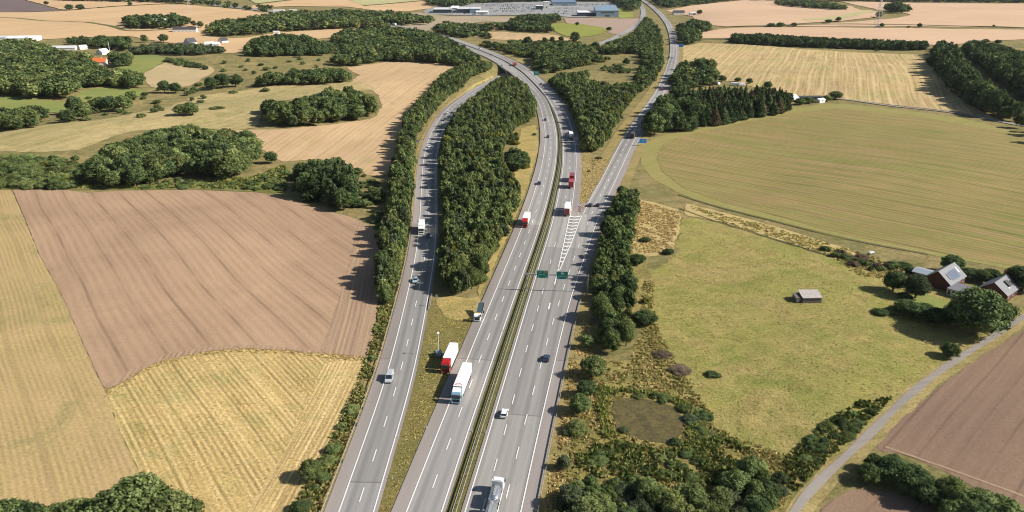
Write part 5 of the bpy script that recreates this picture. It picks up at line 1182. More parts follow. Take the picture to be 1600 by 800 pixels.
# red lorry driving
t, h = make_lorry(cr_, m_boxw, 12.0, 9.4, 3.9); truck_wheels(t, (h - 1.4, -h + 2.0, -h + 3.3)); put(t, 822, 351, ML, -1, 5, 'white box lorry with a red cab driving on the left carriageway')
MB().prism([(h - 2.3, 3.4), (h - 2.3, 3.88), (h - 1.9, 3.88), (h - .8, 3.42)], -1.1, 1.1).build('roof_deflector', cr_, t, bevel=.05)
# white lorry on the slip road
t, h = make_lorry(m_boxw, m_boxw, 10.5, 7.9, 3.7); truck_wheels(t, (h - 1.4, -h + 2.0)); put(t, 659, 362, RAMP, -1, 4, 'all white box lorry in the left lane of the slip road')
# away-going lorries
t, h = make_lorry(cr_, m_boxw, 13.5, 11, 4.0, rear=cdr); truck_wheels(t, (h - 1.4, -h + 2.0, -h + 3.3)); put(t, 887, 333, MRn, 1, 5, 'white topped lorry with a red rear door near the hatched nose')
t, h = make_lorry(m_boxw, m_boxw, 11, 8.6, 3.8, rear=paint('door_grey', (.5, .5, .5), .5)); truck_wheels(t, (h - 1.4, -h + 2.0)); put(t, 892, 216, MRn, 1, 5, 'white lorry driving away up the right carriageway')
# red drawbar lorry with trailer
t, h = make_lorry(cdr, cdr, 9.5, 7.0, 3.8); truck_wheels(t, (h - 1.4, -h + 1.8)); put(t, 893.6, 283, MRn, 1, 5, 'dark red lorry pulling a red trailer up the right carriageway')
tr = empty('trailer', 'red box trailer behind the dark red lorry', 'trailer', (0, 0, 0))
MB().box(-1.27, 1.27, -3.9, 3.2, 1.05, 3.8).build('cargo_box', cr_, tr, bevel=.04); MB().box(-.06, .06, 3.2, 5.0, .8, .95).build('drawbar', m_chas, tr)
MB().box(-1.2, 1.2, -3.93, -3.88, 1.1, 3.7).build('rear_door', cdr, tr); truck_wheels(tr, (-1.6, 1.8)); put(tr, 892.2, 293.5, MRn, 1, 5, 'red box trailer behind the dark red lorry')
t, h = make_lorry(m_chas, m_chas, 10, 7.6, 3.6); truck_wheels(t, (h - 1.4, -h + 2.0)); put(t, 988, 216, RR, 1, 5, 'dark lorry in the tree shade beside the blue sign')
g = P0(988, 216); c0 = offs(RR, -1.9); d, i = dist_to(c0, [g[0]], [g[1]]); t.location.x, t.location.y = c0[i[0], 0], c0[i[0], 1]
t, h = make_lorry(m_boxw, m_boxw, 14, 11.4, 4.0); truck_wheels(t, (h - 1.4, -h + 2.0)); put(t, 616, 40.5, MRL, 1, 5, 'white lorry far away at the top end of the motorway')
t, h = make_lorry(m_boxw, cr_, 10, 7.5, 3.8); truck_wheels(t, (h - 1.4, -h + 2.0)); put(t, 804, 103.5, MRL, 1, 5, 'red and white lorry crossing the bridge over the slip road')
# tanker
t = empty('tanker_lorry', 'x', 'tanker', (0, 0, 0)); h = 9.0
m_chrome = paint('tank_metal', (.62, .64, .66), 0.22, 0.5, metal=0.85, dirt=0.08)
make_cab(t, m_boxw, 2.2, 2.5, 3.3, h, m_plast)
MB().box(-.9, .9, h - 2.12, h - .9, 3.32, 3.5).build('roof_spoiler', m_boxw, t, bevel=.04)
MB().box(-.8, .8, h - 3.4, h - 2.2, 1.0, 1.9).build('cab_back', m_glass, t)
MB().box(-.45, .45, -h + .2, h - 2.0, .65, 1.0).build('chassis', m_chas, t)
def tank(y0, y1, name='tank'):
    secs = []
    for y, r in ((y0, .55), (y0 + .12, .95), (y0 + .4, 1.17), (y1 - .4, 1.17), (y1 - .12, .95), (y1, .55)):
        secs.append([(r * math.cos(a), y, 2.2 + r * .98 * math.sin(a)) for a in np.linspace(0, 2 * math.pi, 29)[:-1]])
    o = MB().loft(secs).build(name, m_chrome, t, sm=True); return o
for (a, b) in ((h - 8.1, h - 3.2), (-h + .2, h - 8.5)):
    tk = tank(a, b)
    for y in np.arange(a + .9, b - .5, 1.15):
        MB().loft([[(1.185 * math.cos(q), yy, 2.2 + 1.165 * math.sin(q)) for q in np.linspace(0, 2 * math.pi, 29)[:-1]] for yy in (y, y + .05)]).build('band', m_steel, tk)
    MB().box(-.3, .3, a + .8, b - .8, 3.36, 3.42).build('walkway', m_steel, t)
    for y in np.linspace(a + 1.3, b - 1.3, 3): MB().tube((0, y, 3.4), (0, y, 3.52), .24, 12).build('hatch', m_steel, t)
for s in (-1, 1):
    MB().box(s * 1.22 - .03, s * 1.22 + .03, -h + 1, h - 2.6, .75, 1.15).build('side_rail', m_boxw, t)
truck_wheels(t, (h - 1.4, h - 6.0, h - 7.2, -h + 2.0, -h + 3.3))
put(t, 769.5, 803, MRL, 1, 5, 'silver tanker lorry with a white cab at the bottom of the picture')
t['category'] = 'truck'
# recovery truck carrying nothing, dark tilted bed
t = empty('recovery_truck', 'x', 'truck', (0, 0, 0)); h = 4.6
make_cab(t, m_boxw, 2.0, 2.2, 2.5, h, z0=.5)
MB().box(-.4, .4, -h + .4, h - 1.8, .6, .85).build('chassis', m_chas, t)
MB().box(-1.05, 1.05, h - 3.3, h - 2.3, .9, 1.6).build('tool_box', m_steel, t, bevel=.03)
MB().loft([[(-1.1, -h + .1, 2.9), (1.1, -h + .1, 2.9), (1.1, -h + .1, 3.0), (-1.1, -h + .1, 3.0)], [(-1.1, h - 3.4, 1.0), (1.1, h - 3.4, 1.0), (1.1, h - 3.4, 1.12), (-1.1, h - 3.4, 1.12)]]).build('loading_bed', paint('bed_dark', (.05, .075, .085), .5), t)
for s in (-1, 1):
    MB().loft([[(s * 1.1 - .05, -h + .1, 2.95), (s * 1.1 + .05, -h + .1, 2.95), (s * 1.1 + .05, -h + .1, 3.2), (s * 1.1 - .05, -h + .1, 3.2)], [(s * 1.1 - .05, h - 3.4, 1.05), (s * 1.1 + .05, h - 3.4, 1.05), (s * 1.1 + .05, h - 3.4, 1.3), (s * 1.1 - .05, h - 3.4, 1.3)]]).build('side_board', m_steel, t)
MB().box(-.9, .9, h - 1.6, h - 1.35, 2.62, 2.78).build('light_bar', paint('amber', (.6, .3, .03), .3), t)
MB().box(-.9, .9, -h + .02, -h + .1, 2.6, 3.3).build('warning_board', m_plate, t)
truck_wheels(t, (h - 1.1, -h + 1.6), 1.1, .4); put(t, 752, 494, ML, -1, 5, 'white recovery truck with a raised dark bed stopped on the hard shoulder', z=roadz(0, 200, 5))
g = P0(752, 494); c0 = offs(ML, -5.6); d, i = dist_to(c0, [g[0]], [g[1]]); t.location.x, t.location.y = c0[i[0], 0], c0[i[0], 1]

# mast trailer on the grass wedge
g = G(686, 557); t = empty('mast_trailer', 'small grey trailer with a tall white mast on the grass wedge', 'trailer', (g[0], g[1], g[2] + roadz(g[0], g[1], 2)), .3)
MB().box(-.9, .9, -1.4, 1.4, .45, 1.5).build('housing', paint('trailer_grey', (.22, .24, .27), .5, dirt=.2), t, bevel=.06)
MB().box(-.05, .05, 1.4, 2.9, .5, .62).build('drawbar', m_chas, t)
MB().tube((0, .2, 1.5), (0, .2, 8.2), .09, 8, .05).build('mast', m_boxw, t)
MB().box(-.35, .35, .05, .35, 7.4, 7.9).build('camera_head', m_boxw, t)
MB().box(-1.3, -.95, -1.2, 1.2, 1.3, 1.36).build('solar_panel', m_glass, t)
for s in (-1, 1):
    wheel(t, s * .95, 0, .33)
    MB().tube((s * .9, -1.1, .5), (s * 1.5, -1.6, .05), .05, 6).build('support_leg', m_steel, t)
g = G(682.6, 480); t = empty('traffic_post', 'thin pole with a small box at its top beside the slip road', 'pole', (g[0], g[1], g[2] + .1))
MB().tube((0, 0, 0), (0, 0, 4.2), .07, 8).build('pole', m_steel, t); MB().box(-.3, .3, -.15, .15, 3.6, 4.5).build('equipment_box', m_steel, t, bevel=.02)

# ------------------------------------------------------------------ gantry and signs
m_sgreen = paint('sign_green', (.0, .17, .115), .4, .4, dirt=.03); m_sblue = paint('sign_blue', (.01, .12, .36), .4, .4, dirt=.03)
m_white2 = paint('sign_white', (.80, .82, .80), .5, .3, dirt=.0); m_swhite = m_white2
m_red = paint('sign_red', (.5, .03, .02), .5, .3); m_back = paint('sign_back', (.33, .34, .35), .5, .4)
m_amber = paint('sign_amber', (.55, .30, .05), .5, .3)
def sign_board(parent, cx, z0, wd, ht, m, y=0.0, marks=()):
    b = MB().box(cx - wd / 2, cx + wd / 2, y, y + .09, z0, z0 + ht).build('sign_panel', m, parent)
    for (x0, x1, a, c) in ((-wd / 2, wd / 2, ht - .09, ht), (-wd / 2, wd / 2, 0, .09), (-wd / 2, -wd / 2 + .09, .09, ht - .09), (wd / 2 - .09, wd / 2, .09, ht - .09)):
        MB().box(cx + x0, cx + x1, y - .012, y + .01, z0 + a, z0 + c).build('border', m_swhite, b)
    for (x, z, sx, sz, mm) in marks:
        MB().box(cx + x - sx / 2, cx + x + sx / 2, y - .014, y + .01, z0 + z - sz / 2, z0 + z + sz / 2).build('sign_marking', mm, b)
    return b
def arrow(parent, cx, z, s, y=-.016, mm=None):
    MB().add([(cx - .35 * s, y, z + .15 * s), (cx - .12 * s, y, z + .15 * s), (cx - .12 * s, y, z + .45 * s), (cx + .12 * s, y, z + .45 * s), (cx + .12 * s, y, z + .15 * s), (cx + .35 * s, y, z + .15 * s), (cx, y, z - .25 * s)],
             [(0, 1, 2, 3, 4, 5, 6)]).build('arrow', mm or m_swhite, parent)
gl_, gr_ = P0(823, 455), P0(918, 458)
ga = math.atan2(gr_[1] - gl_[1], gr_[0] - gl_[0]); GL = float(np.hypot(*(gr_ - gl_)[:2]))
t = empty('sign_gantry', 'steel gantry with two green direction signs spanning the right carriageway', 'gantry', (gl_[0], gl_[1], 0), ga)
for x in (0.0, GL):
    MB().box(x - .16, x + .16, -.16, .16, -.1, 7.1).build('post', m_steel, t, bevel=.02)
    MB().box(x - .35, x + .35, -.35, .35, -.1, .35).build('footing', m_conc, t)
MB().box(-1.0, GL + .35, -.17, .17, 6.45, 6.85).build('beam', m_steel, t, bevel=.02)
def gx_at(px, py=428, z=6.5):
    d = ray(px, py); a = np.array([math.cos(ga), math.sin(ga)])
    # intersect the view ray with the gantry's vertical plane
    M = np.array([[a[0], -d[0]], [a[1], -d[1]]]); s_, _ = np.linalg.solve(M, -gl_[:2]); return s_
x1, x2 = gx_at(847.5), gx_at(878.5)
b = sign_board(t, x1, 5.35, 4.1, 3.05, m_sgreen, -.32, [(.75, 2.45, .62, .42, m_amber), (1.42, 2.45, .5, .42, m_amber), (-.7, 2.4, 1.3, .30, m_swhite), (-.55, 1.55, 1.7, .22, m_swhite), (.95, 1.5, .6, .2, m_swhite)]
               if False else [(.75, 2.45, .55, .40, m_amber), (1.4, 2.45, .5, .40, m_amber)])
m_dim = paint('sign_letter', (.35, .52, .47), .5, .3, dirt=0)
for (x, z, sx) in ((-1.1, 2.35, .35), (-.6, 2.35, .35), (-1.2, 1.45, .22), (-.9, 1.45, .22), (-.6, 1.45, .22), (-.3, 1.45, .22), (.5, 1.45, .22), (.8, 1.45, .22)):
    MB().box(x1 + x - sx / 2, x1 + x + sx / 2, -.334, -.31, 5.35 + z - .14, 5.35 + z + .14).build('letter_block', m_dim, b)
for x in (-1.5, 1.4): arrow(b, x1 + x, 5.75, .7, -.336)
b = sign_board(t, x2, 5.15, 4.1, 3.05, m_sgreen, -.32)
MB().add([(x2 - .5, -.334, 7.0), (x2 + .1, -.334, 7.0), (x2 + .1, -.334, 7.35), (x2 + .5, -.334, 7.0), (x2 + .9, -.334, 7.0), (x2 + .3, -.334, 7.85), (x2 - .5, -.334, 7.85)], [(0, 1, 2, 3, 4, 5, 6)]).build('exit_symbol', m_dim, b)
for (x, sx) in ((-1.3, .25), (-.95, .22), (-.6, .25), (-.2, .22), (.2, .25), (.9, .22), (1.25, .22)):
    MB().box(x2 + x - sx / 2, x2 + x + sx / 2, -.334, -.31, 6.25, 6.5).build('letter_block', m_dim, b)
for x in (-1.5, 1.5): arrow(b, x2 + x, 5.55, .7, -.336)
for xx in (x1, x2):
    for q in (-1.2, 1.2): MB().box(xx + q - .05, xx + q + .05, -.23, -.12, 5.5, 8.0).build('bracket', m_steel, t)

def post_sign(px, py, wd, ht, zb, m, label, posts=2, yaw=0.0, marks=(), front=True):
    g = G(px, py); t = empty('road_sign', label, 'sign', (g[0], g[1], g[2] + .05), yaw)
    for k in range(posts):
        x = -wd * .38 + wd * .76 * k / max(1, posts - 1) if posts > 1 else 0
        MB().tube((x, .12, -.3), (x, .12, zb + ht * .9), .06, 8).build('post', m_steel, t)
    sign_board(t, 0, zb, wd, ht, m, -.02, marks); return t
post_sign(1003, 228.5, 6.0, 2.9, 1.9, m_sblue, 'blue board on three posts beside the exit road', 3, .15, [(-2.3, 2.2, .8, .7, m_swhite), (-2.3, 1.0, .6, .5, m_swhite), (.6, 1.5, 2.2, .22, m_dim)])
post_sign(838, 121, 5.2, 4.2, 2.0, m_sgreen, 'green board beside the right carriageway above the bend', 2, 0, [(0, 2.8, 2.6, .3, m_dim), (0, 1.6, 2.0, .3, m_dim)])
post_sign(1064, 75.5, 6.5, 4.0, 1.5, m_sblue, 'blue board on the right side far up the exit road', 2)
post_sign(653, 228, 2.2, 1.9, 2.0, m_back, 'grey sign at the left side of the slip road', 2)
# chevron board at the nose
g = P0(905, 333); t = empty('chevron_board', 'red and white chevron board standing at the road nose', 'sign', (g[0], g[1], .2), -.1)
for x in (-.55, .55): MB().tube((x, .1, -.2), (x, .1, 3.3), .06, 8).build('post', m_steel, t)
pb = MB().box(-.8, .8, 0, .08, .25, 3.55).build('sign_panel', m_swhite, t)
for k in range(4):
    z = .35 + k * .8
    MB().add([(-.75, -.012, z), (0, -.012, z + .42), (.75, -.012, z), (.75, -.012, z + .36), (0, -.012, z + .78), (-.75, -.012, z + .36)], [(0, 1, 4, 5), (1, 2, 3, 4)]).build('chevron', m_red, pb)
# marker posts
mkp = None
for i, (px, py, lb) in enumerate([(623,686,'beside the slip road at the lower wedge'),(666,670,'at the middle of the lower wedge'),(738,676,'left of the median barrier at the bottom'),(758,677,'right of the median barrier at the bottom'),
      (725,538,'beside the red parked lorry'),(660,536,'beside the slip road above the mast trailer'),(681,626,'beside the blue nosed lorry shadow'),(613,749,'in the lowest part of the wedge'),(800,512,'in the median below the gantry'),
      (785,520,'left of the median rails below the gantry'),(683,405,'at the corner of the long wood'),(767,440,'on the verge beside the long wood tip'),(685,323,'on the shaded side of the slip road'),(901,262,'beside the right carriageway on the bend')]):
    g = G(px, py)
    if mkp is None:
        mkp = o = empty('marker_post', 'x', 'marker post', (0, 0, 0)); MB().box(-.07, .07, -.05, .05, 0, 1.0).build('post', m_white2, o); MB().box(-.075, .075, -.055, .055, .78, .9).build('reflector', m_plast, o)
    else: o = copy_tree(mkp)
    o.location = (g[0], g[1], g[2] + .05); o['label'] = 'small white marker post ' + lb; o['group'] = 'white marker posts along the roads'

# ------------------------------------------------------------------ guard rails
def rail_line(name, label, c, off, both=False, post_gap=4.0, lv=3, h=.72, group='guard rails'):
    p = resample(offs(c, off), post_gap); mid = p[0]; root = empty(name, label, 'guard rail', (mid[0], mid[1], 0), 0, group)
    base = lift(lv, p[:, 0], p[:, 1])
    offs_l = (-.42, .42) if both else (0.0,)
    for o_ in offs_l:
        q = offs(p, o_); mb = MB(); secs = []
        nn = normals(p)
        for i in range(len(q)):
            z = base[i]; nx, ny = nn[i]
            secs.append([(q[i, 0] + nx * a - mid[0], q[i, 1] + ny * a - mid[1], z + b) for a, b in ((-.035, h - .15), (.035, h - .15), (.075, h - .08), (.035, h), (.075, h + .08), (.035, h + .15), (-.035, h + .15))])
        mb.loft(secs).build('rail', m_railm, root)
    pm = MB(); 
    if both:
        pm.loft([[(-.4, -.05, h - .08), (.4, -.05, h - .08), (.4, .05, h - .08), (-.4, .05, h - .08)], [(-.4, -.05, h + .04), (.4, -.05, h + .04), (.4, .05, h + .04), (-.4, .05, h + .04)]]); pm.box(-.06, .06, -.06, .06, -.2, h - .081)
    else: pm.box(-.05, .05, -.06, .06, -.2, h + .1)
    me = pm.mesh('post', m_railm)
    nn = normals(p); dist = np.hypot(p[:, 0], p[:, 1]); order_ = np.argsort(dist); first = set(order_[:95].tolist()); V, Fx = [], []
    n0 = len(me.vertices); mv = np.array([v.co[:] for v in me.vertices]); mf = [tuple(q.vertices) for q in me.polygons]
    for i in range(len(p)):
        a = math.atan2(nn[i, 1], nn[i, 0])
        if i in first:
            o = link('post', me, root); o.location = (p[i, 0] - mid[0], p[i, 1] - mid[1], base[i]); o.rotation_euler = (0, 0, a)
        else:
            c_, s_ = math.cos(a), math.sin(a); k = len(V)
            V += [(x * c_ - y * s_ + p[i, 0] - mid[0], x * s_ + y * c_ + p[i, 1] - mid[1], z + base[i]) for x, y, z in mv]; Fx += [tuple(j + k for j in f) for f in mf]
    if V:
        o = link('post', mesh_from('post', V, Fx, m_railm), root); o['kind'] = 'stuff'
    return root
m_railm = paint('rail_steel', (.30, .285, .25), 0.5, 0.4, metal=0.2, dirt=0.25, scale=.5)
wmid = wM / 2 + 2.2
kk_ = (ML[:, 1] < Yof(38)) & (ML[:, 1] > 70)
MED = offs(ML, wmid)[kk_]
MED = resample(smooth(MED, 10), 4)
rail_line('median_barrier', 'double steel barrier running down the median between both carriageways', MED, 0, True, 2.6)
rail_line('guard_rail', 'steel guard rail along the left edge of the slip road', cut(RAMP, y0=75, y1=Yof(292)), -7.35)
rail_line('guard_rail', 'steel guard rail between the slip road and the long wood', cut(RAMP, y0=Yof(490), y1=Yof(330)), 5.1)
rail_line('guard_rail', 'steel guard rail on the right edge of the motorway below the gantry', cut(RR, y0=75, y1=Yof(458)), 3.7)
rail_line('guard_rail', 'rusty guard rail right of the upper right carriageway', cut(MRL, y0=Yof(150), y1=Yof(80)), 11.4)

# ------------------------------------------------------------------ buildings
def gable(name, label, cat, px, py, L, W, eave, ridge, az, wallm, roofm, wins=3, over=.35, group=None, chimney=False, z=None, far=False, pos=None):
    """gabled building: L along the ridge (local Y), W across, az turns the ridge clockwise from straight ahead"""
    g = G(px, py) if pos is None else np.array([pos[0], pos[1], float(hgt([pos[0]], [pos[1]])[0])])
    t = empty(name, label, cat, (g[0], g[1], g[2]), -az, group); l, w2 = L / 2, W / 2
    wl = MB().loft([[(-w2, y, -.6), (w2, y, -.6), (w2, y, eave), (0, y, ridge - .12), (-w2, y, eave)] for y in (-l, l)]).build('wall', wallm, t)
    th = .16; k = (ridge - eave) / w2; oe = over
    for s in (-1, 1):
        rf = MB().loft([[(0, y, ridge), (s * (w2 + oe), y, eave - k * oe), (s * (w2 + oe), y, eave - k * oe + th), (0, y, ridge + th)] for y in (-l - oe, l + oe)]).build('roof', roofm, t)
    if chimney:
        MB().box(-.35, .35, l * .3 - .35, l * .3 + .35, ridge - .5, ridge + .9).build('chimney', wallm, t)
    if not far:
        for s in (-1, 1):
            for i in range(wins):
                y = -l + (i + .5) * L / wins
                wf = MB().box(s * w2 - .04, s * w2 + .04, y - .55, y + .55, 1.0, 2.15).build('window', m_swhite, t)
                MB().box(s * w2 - .06, s * w2 + .06, y - .45, y + .45, 1.1, 2.05).build('pane', m_glass, wf)
    return t
m_slate = paint('slate_roof', (.17, .17, .18), .6, .4, dirt=.25, scale=1.5); m_brick = paint('red_brick', (.12, .055, .04), .85, .2, dirt=.3, scale=2)
m_wwall = paint('white_wall', (.72, .70, .66), .8, .2, dirt=.1); m_orange = paint('orange_tiles', (.62, .15, .05), .75, .2, dirt=.15)
m_lroof = paint('light_roof', (.55, .55, .55), .6, .3, dirt=.1); m_broof = paint('dark_roof', (.06, .06, .065), .6, .3); m_pinkroof = paint('pink_tiles', (.42, .24, .18), .8, .2)
az = math.radians(49)
t = gable('farmhouse', 'brick farmhouse with solar panels on its grey roof', 'house', 1479, 449, 13.5, 9.5, 2.8, 6.6, az, m_brick, m_slate, 4, pos=(158.1, 270.1))
k = (6.6 - 2.8) / 4.75; n_ = Vector((k, 0, 1)).normalized()
def on_roof(parent, x0, x1, y0, y1, up, mm, name, th=.06, ridge=6.6, kk=k):
    f = lambda x: ridge - kk * x + .16 + up
    MB().loft([[(x0, y0, f(x0)), (x1, y0, f(x1)), (x1, y1, f(x1)), (x0, y1, f(x0))], [(x0, y0, f(x0) + th), (x1, y0, f(x1) + th), (x1, y1, f(x1) + th), (x0, y1, f(x0) + th)]]).build(name, mm, parent)
m_pv = paint('solar_glass', (.09, .12, .17), .3, .5, dirt=.0)
for i in range(2):
    for j in range(4): on_roof(t, 1.5 + i * 1.4, 2.8 + i * 1.4, -3.0 + j * 1.65, -1.45 + j * 1.65, .04, m_pv, 'solar_panel')
on_roof(t, 1.7, 3.7, -4.5, -3.9, .05, m_plast, 'roof_window'); on_roof(t, 1.2, 3.0, 4.2, 4.8, .05, m_swhite, 'roof_window')
ax = Vector((math.cos(-az), math.sin(-az))); ay = Vector((-math.sin(-az), math.cos(-az)))
o = Vector(t.location[:2]) + ax * 7.3 - ay * 5.8
t2 = empty('garden_room', 'flat roofed extension with white windows joined to the farmhouse', 'building', (o[0], o[1], t.location[2]), -az)
MB().box(-2.45, 2.3, -3.8, 3.8, -.5, 2.4).build('wall', m_wwall, t2); MB().box(-2.45, 2.7, -4.2, 4.0, 2.401, 2.6).build('roof', m_slate, t2)
for i in range(3):
    wf = MB().box(-2.2 + i * 1.45, -1.05 + i * 1.45, -3.84, -3.76, .3, 2.1).build('window', m_swhite, t2); MB().box(-2.1 + i * 1.45, -1.15 + i * 1.45, -3.87, -3.75, .4, 2.0).build('pane', m_glass, wf)
t = gable('brick_house', 'second brick house with a grey roof at the right edge', 'house', 1565, 464, 11.5, 9.4, 2.6, 6.0, az, m_brick, m_slate, 3, pos=(172.6, 260.6))
k2 = (6.0 - 2.6) / 4.7
on_roof(t, 1.4, 3.2, -.6, 1.6, .1, m_plast, 'roof_window', .5, 6.0, k2); on_roof(t, 3.25, 3.5, -1.4, -.4, .05, m_swhite, 'skylight', .08, 6.0, k2)
t = gable('outbuilding', 'low outbuilding with a pale grey roof left of the farmhouse', 'building', 1449, 434, 9, 6, 2.1, 2.8, az + 1.5, m_brick, paint('blue_roof', (.30, .34, .37), .5, dirt=.2), 2)
# field shed
g = G(1268, 473.5); t = empty('field_shed', 'weathered wooden shed with a pale metal roof in the meadow', 'shed', (g[0], g[1], g[2]), .03)
m_wood = paint('grey_wood', (.15, .13, .12), .85, .2, dirt=.3, scale=4); m_tin = paint('tin_roof', (.44, .39, .36), .55, .4, dirt=.35, scale=1.5)
MB().loft([[(x, -.3, -.4), (x, 4.4, -.4), (x, 4.4, 2.9), (x, -.3, 2.1)] for x in (-3.3, 3.3)]).build('wall', m_wood, t)
MB().loft([[(x, -.6, 2.06), (x, 4.7, 2.96), (x, 4.7, 3.06), (x, -.6, 2.16)] for x in (-3.5, 3.5)]).build('roof', m_tin, t)
MB().box(2.0, 2.6, -.34, -.28, 1.2, 1.8).build('window', m_plast, t)
MB().loft([[(x, .4, -.4), (x, 3.8, -.4), (x, 3.8, 2.1), (x, .4, 1.7)] for x in (-5.4, -3.302)]).build('annex', m_wood, t)
MB().loft([[(x, .2, 1.72), (x, 4.0, 2.16), (x, 4.0, 2.22), (x, .2, 1.78)] for x in (-5.5, -3.51)]).build('annex_roof', m_wood, t)
MB().box(-5.2, -4.2, .3, .38, .2, 1.5).build('panel', m_tin, t)
MB().box(3.32, 3.4, -.5, 4.6, 2.2, 2.32).build('edge_board', paint('pale_board', (.5, .4, .27), .8), t)
g = G(1361, 397.5); t = empty('trough', 'small pale metal trough in the scrub by the young crop', 'trough', (g[0], g[1], g[2] + .1), .5)
MB().box(-1.3, 1.3, -.6, .6, .5, 1.0, 1.0, 1.0).build('basin', m_lroof, t, bevel=.05)
for x in (-1.1, 1.1):
    MB().box(x - .06, x + .06, -.5, .5, -.3, .499).build('leg', m_steel, t)
# far buildings
m_wroof = paint('white_roof', (.78, .78, .77), .5, .3); m_glaswall = paint('hall_glass', (.22, .30, .36), .3, .5, dirt=.1, scale=.1); m_navy = paint('hall_navy', (.035, .05, .07), .4, .4)
gable('factory', 'large white factory hall at the left edge', 'factory', 38, 65, 30, 46, 6.5, 8.0, 1.45, m_wwall, m_wroof, 1, far=True)
gable('factory', 'grey roofed low factory hall at the left picture edge', 'factory', 4, 63, 24, 26, 5, 6.5, 1.5, m_wwall, m_lroof, 1, far=True)
gable('cottage', 'white cottage with a bright orange tiled roof among the trees', 'house', 157, 101, 14, 9, 3.2, 7.2, 1.45, m_wwall, m_orange, 3, chimney=True)
gable('bungalow', 'long white bungalow in the trees behind the orange roof', 'house', 101, 78, 30, 9, 3, 5.5, 1.45, m_wwall, m_lroof, 4)
gable('bungalow', 'white gabled house right of the long bungalow', 'house', 161, 85, 12, 9, 3.5, 7, .3, m_wwall, m_lroof, 2)
gable('bungalow', 'small white house among the trees left of the gabled one', 'house', 130, 77, 9, 7, 3, 5.5, .8, m_wwall, m_wroof, 2)
gable('barn', 'grey roofed barn in the dark grove on the wheat field', 'barn', 251, 42, 20, 17, 7, 13, 1.2, m_lroof, m_lroof, 2, far=True)
gable('barn', 'long white barn with a dark roof below the dark grove', 'barn', 290, 50, 36, 11, 4.5, 8, 1.5, m_wwall, m_broof, 6)
gable('white_house', 'white gabled house with a dark roof above the willow row', 'house', 298, 71, 14, 10, 4.5, 10, .5, m_wwall, m_broof, 3)
gable('white_house', 'low white house in front of the white gabled one', 'house', 287, 72.5, 16, 7, 3, 5, 1.5, m_wwall, m_broof, 3)
gable('bungalow', 'left white roofed bungalow right of the white gabled house', 'house', 328, 71, 12, 9, 3, 5, 1.3, m_wwall, m_wroof, 2)
gable('bungalow', 'right white roofed bungalow right of the white gabled house', 'house', 338, 71.5, 10, 8, 3, 5, 1.3, m_wwall, m_wroof, 2)
gable('white_house', 'white house with a dark roof at the right of the bungalows', 'house', 349, 67, 11, 9, 3.5, 7, .6, m_wwall, m_broof, 2)
gable('cottage', 'white cottage with an orange roof among the far trees', 'house', 411, 42, 12, 9, 4, 10, 1.5, m_wwall, m_orange, 2)
gable('garage', 'small white garage at the end of the small wheat field', 'garage', 432, 53, 9, 7, 3.5, 4.5, 1.4, m_wwall, m_lroof, 1)
for px, py, L, lb in ((436,20,24,'left of'),(458,20,16,'in the middle of'),(500,29,26,'in front of')):
    gable('industrial_shed', 'long pale industrial shed standing %s the far village trees' % lb, 'building', px, py, L, 12, 5, 7, 1.5, m_wwall, m_lroof, 2, far=True)
gable('cabin', 'white cabin in the wood above the harvested field', 'cabin', 583, 87, 9, 7, 3, 5, 1.3, m_wwall, m_lroof, 2)
gable('cabin', 'grey roofed cabin in the wood above the harvested field', 'cabin', 629, 80, 12, 8, 4, 8, 1.5, m_lroof, paint('blue_roof', (.3, .34, .37), .5), 2)
gable('row_house', 'red roofed house between the trees of the fallow land', 'house', 772, 47, 16, 10, 4, 9, 1.4, m_pinkroof, m_pinkroof, 2)
gable('row_house', 'small white and red house right of the red roofed one', 'house', 791, 44, 12, 9, 4, 8, 1.0, m_pinkroof, m_wwall, 2)
gable('hut', 'small white hut at the left tip of the bright pasture', 'hut', 847, 39.5, 7, 5, 2.5, 3.5, 1.5, m_wwall, m_wroof, 1)
def hall(name, label, px, py, W, D, Hh, az, wm, rm, slope=0.0, win=None):
    g = G(px, py); t = empty(name, label, 'building', (g[0], g[1], g[2]), az)
    MB().loft([[(x, 0, -1), (x, D, -1), (x, D, Hh + slope), (x, 0, Hh)] for x in (-W / 2, W / 2)]).build('wall', wm, t)
    MB().loft([[(x, -.5, Hh + .02), (x, D + .5, Hh + slope + .04), (x, D + .5, Hh + slope + .7), (x, -.5, Hh + .6)] for x in (-W / 2 - .5, W / 2 + .5)]).build('roof', rm, t)
    if win:
        MB().box(-W * .3, W * .3, -.15, .05, Hh * win, Hh * (win + .14)).build('window', m_glass, t)
    MB().box(-W * .1, W * .1, -.2, .05, 0, min(4, Hh * .4)).build('door', m_broof, t)
    return t
hall('exhibition_hall', 'large pale blue glass hall beside the curved country road', 949, 26.5, 46, 60, 12, 0, m_glaswall, m_glaswall, 7, .62)
hall('warehouse', 'black low wing on the left of the blue glass hall', 919, 26, 42, 40, 8, 0, m_navy, m_wroof, 1)
hall('warehouse', 'dark blue showroom at the left end of the car park', 691, 21, 40, 50, 8, 0, m_navy, m_lroof, 1)
hall('warehouse', 'dark blue showroom right of the white entrance', 725, 21, 30, 50, 9, 0, m_navy, m_lroof, 1)
hall('warehouse', 'white entrance building between the dark showrooms', 709, 20, 16, 60, 10, 0, m_wwall, m_wroof, 1)
hall('warehouse', 'grey blue building right of the dark showrooms', 742, 21.5, 22, 50, 10, 0, m_glaswall, m_lroof, 1)
hall('warehouse', 'white windowed building at the right end of the showrooms', 753, 23.5, 26, 24, 6, 0, m_wwall, m_wroof, 1, .4)
hall('warehouse', 'long low hall with a blue roof behind the car park', 882, 9.5, 62, 90, 9, 0, m_glaswall, paint('hall_blue_roof', (.14, .20, .28), .4), 3)
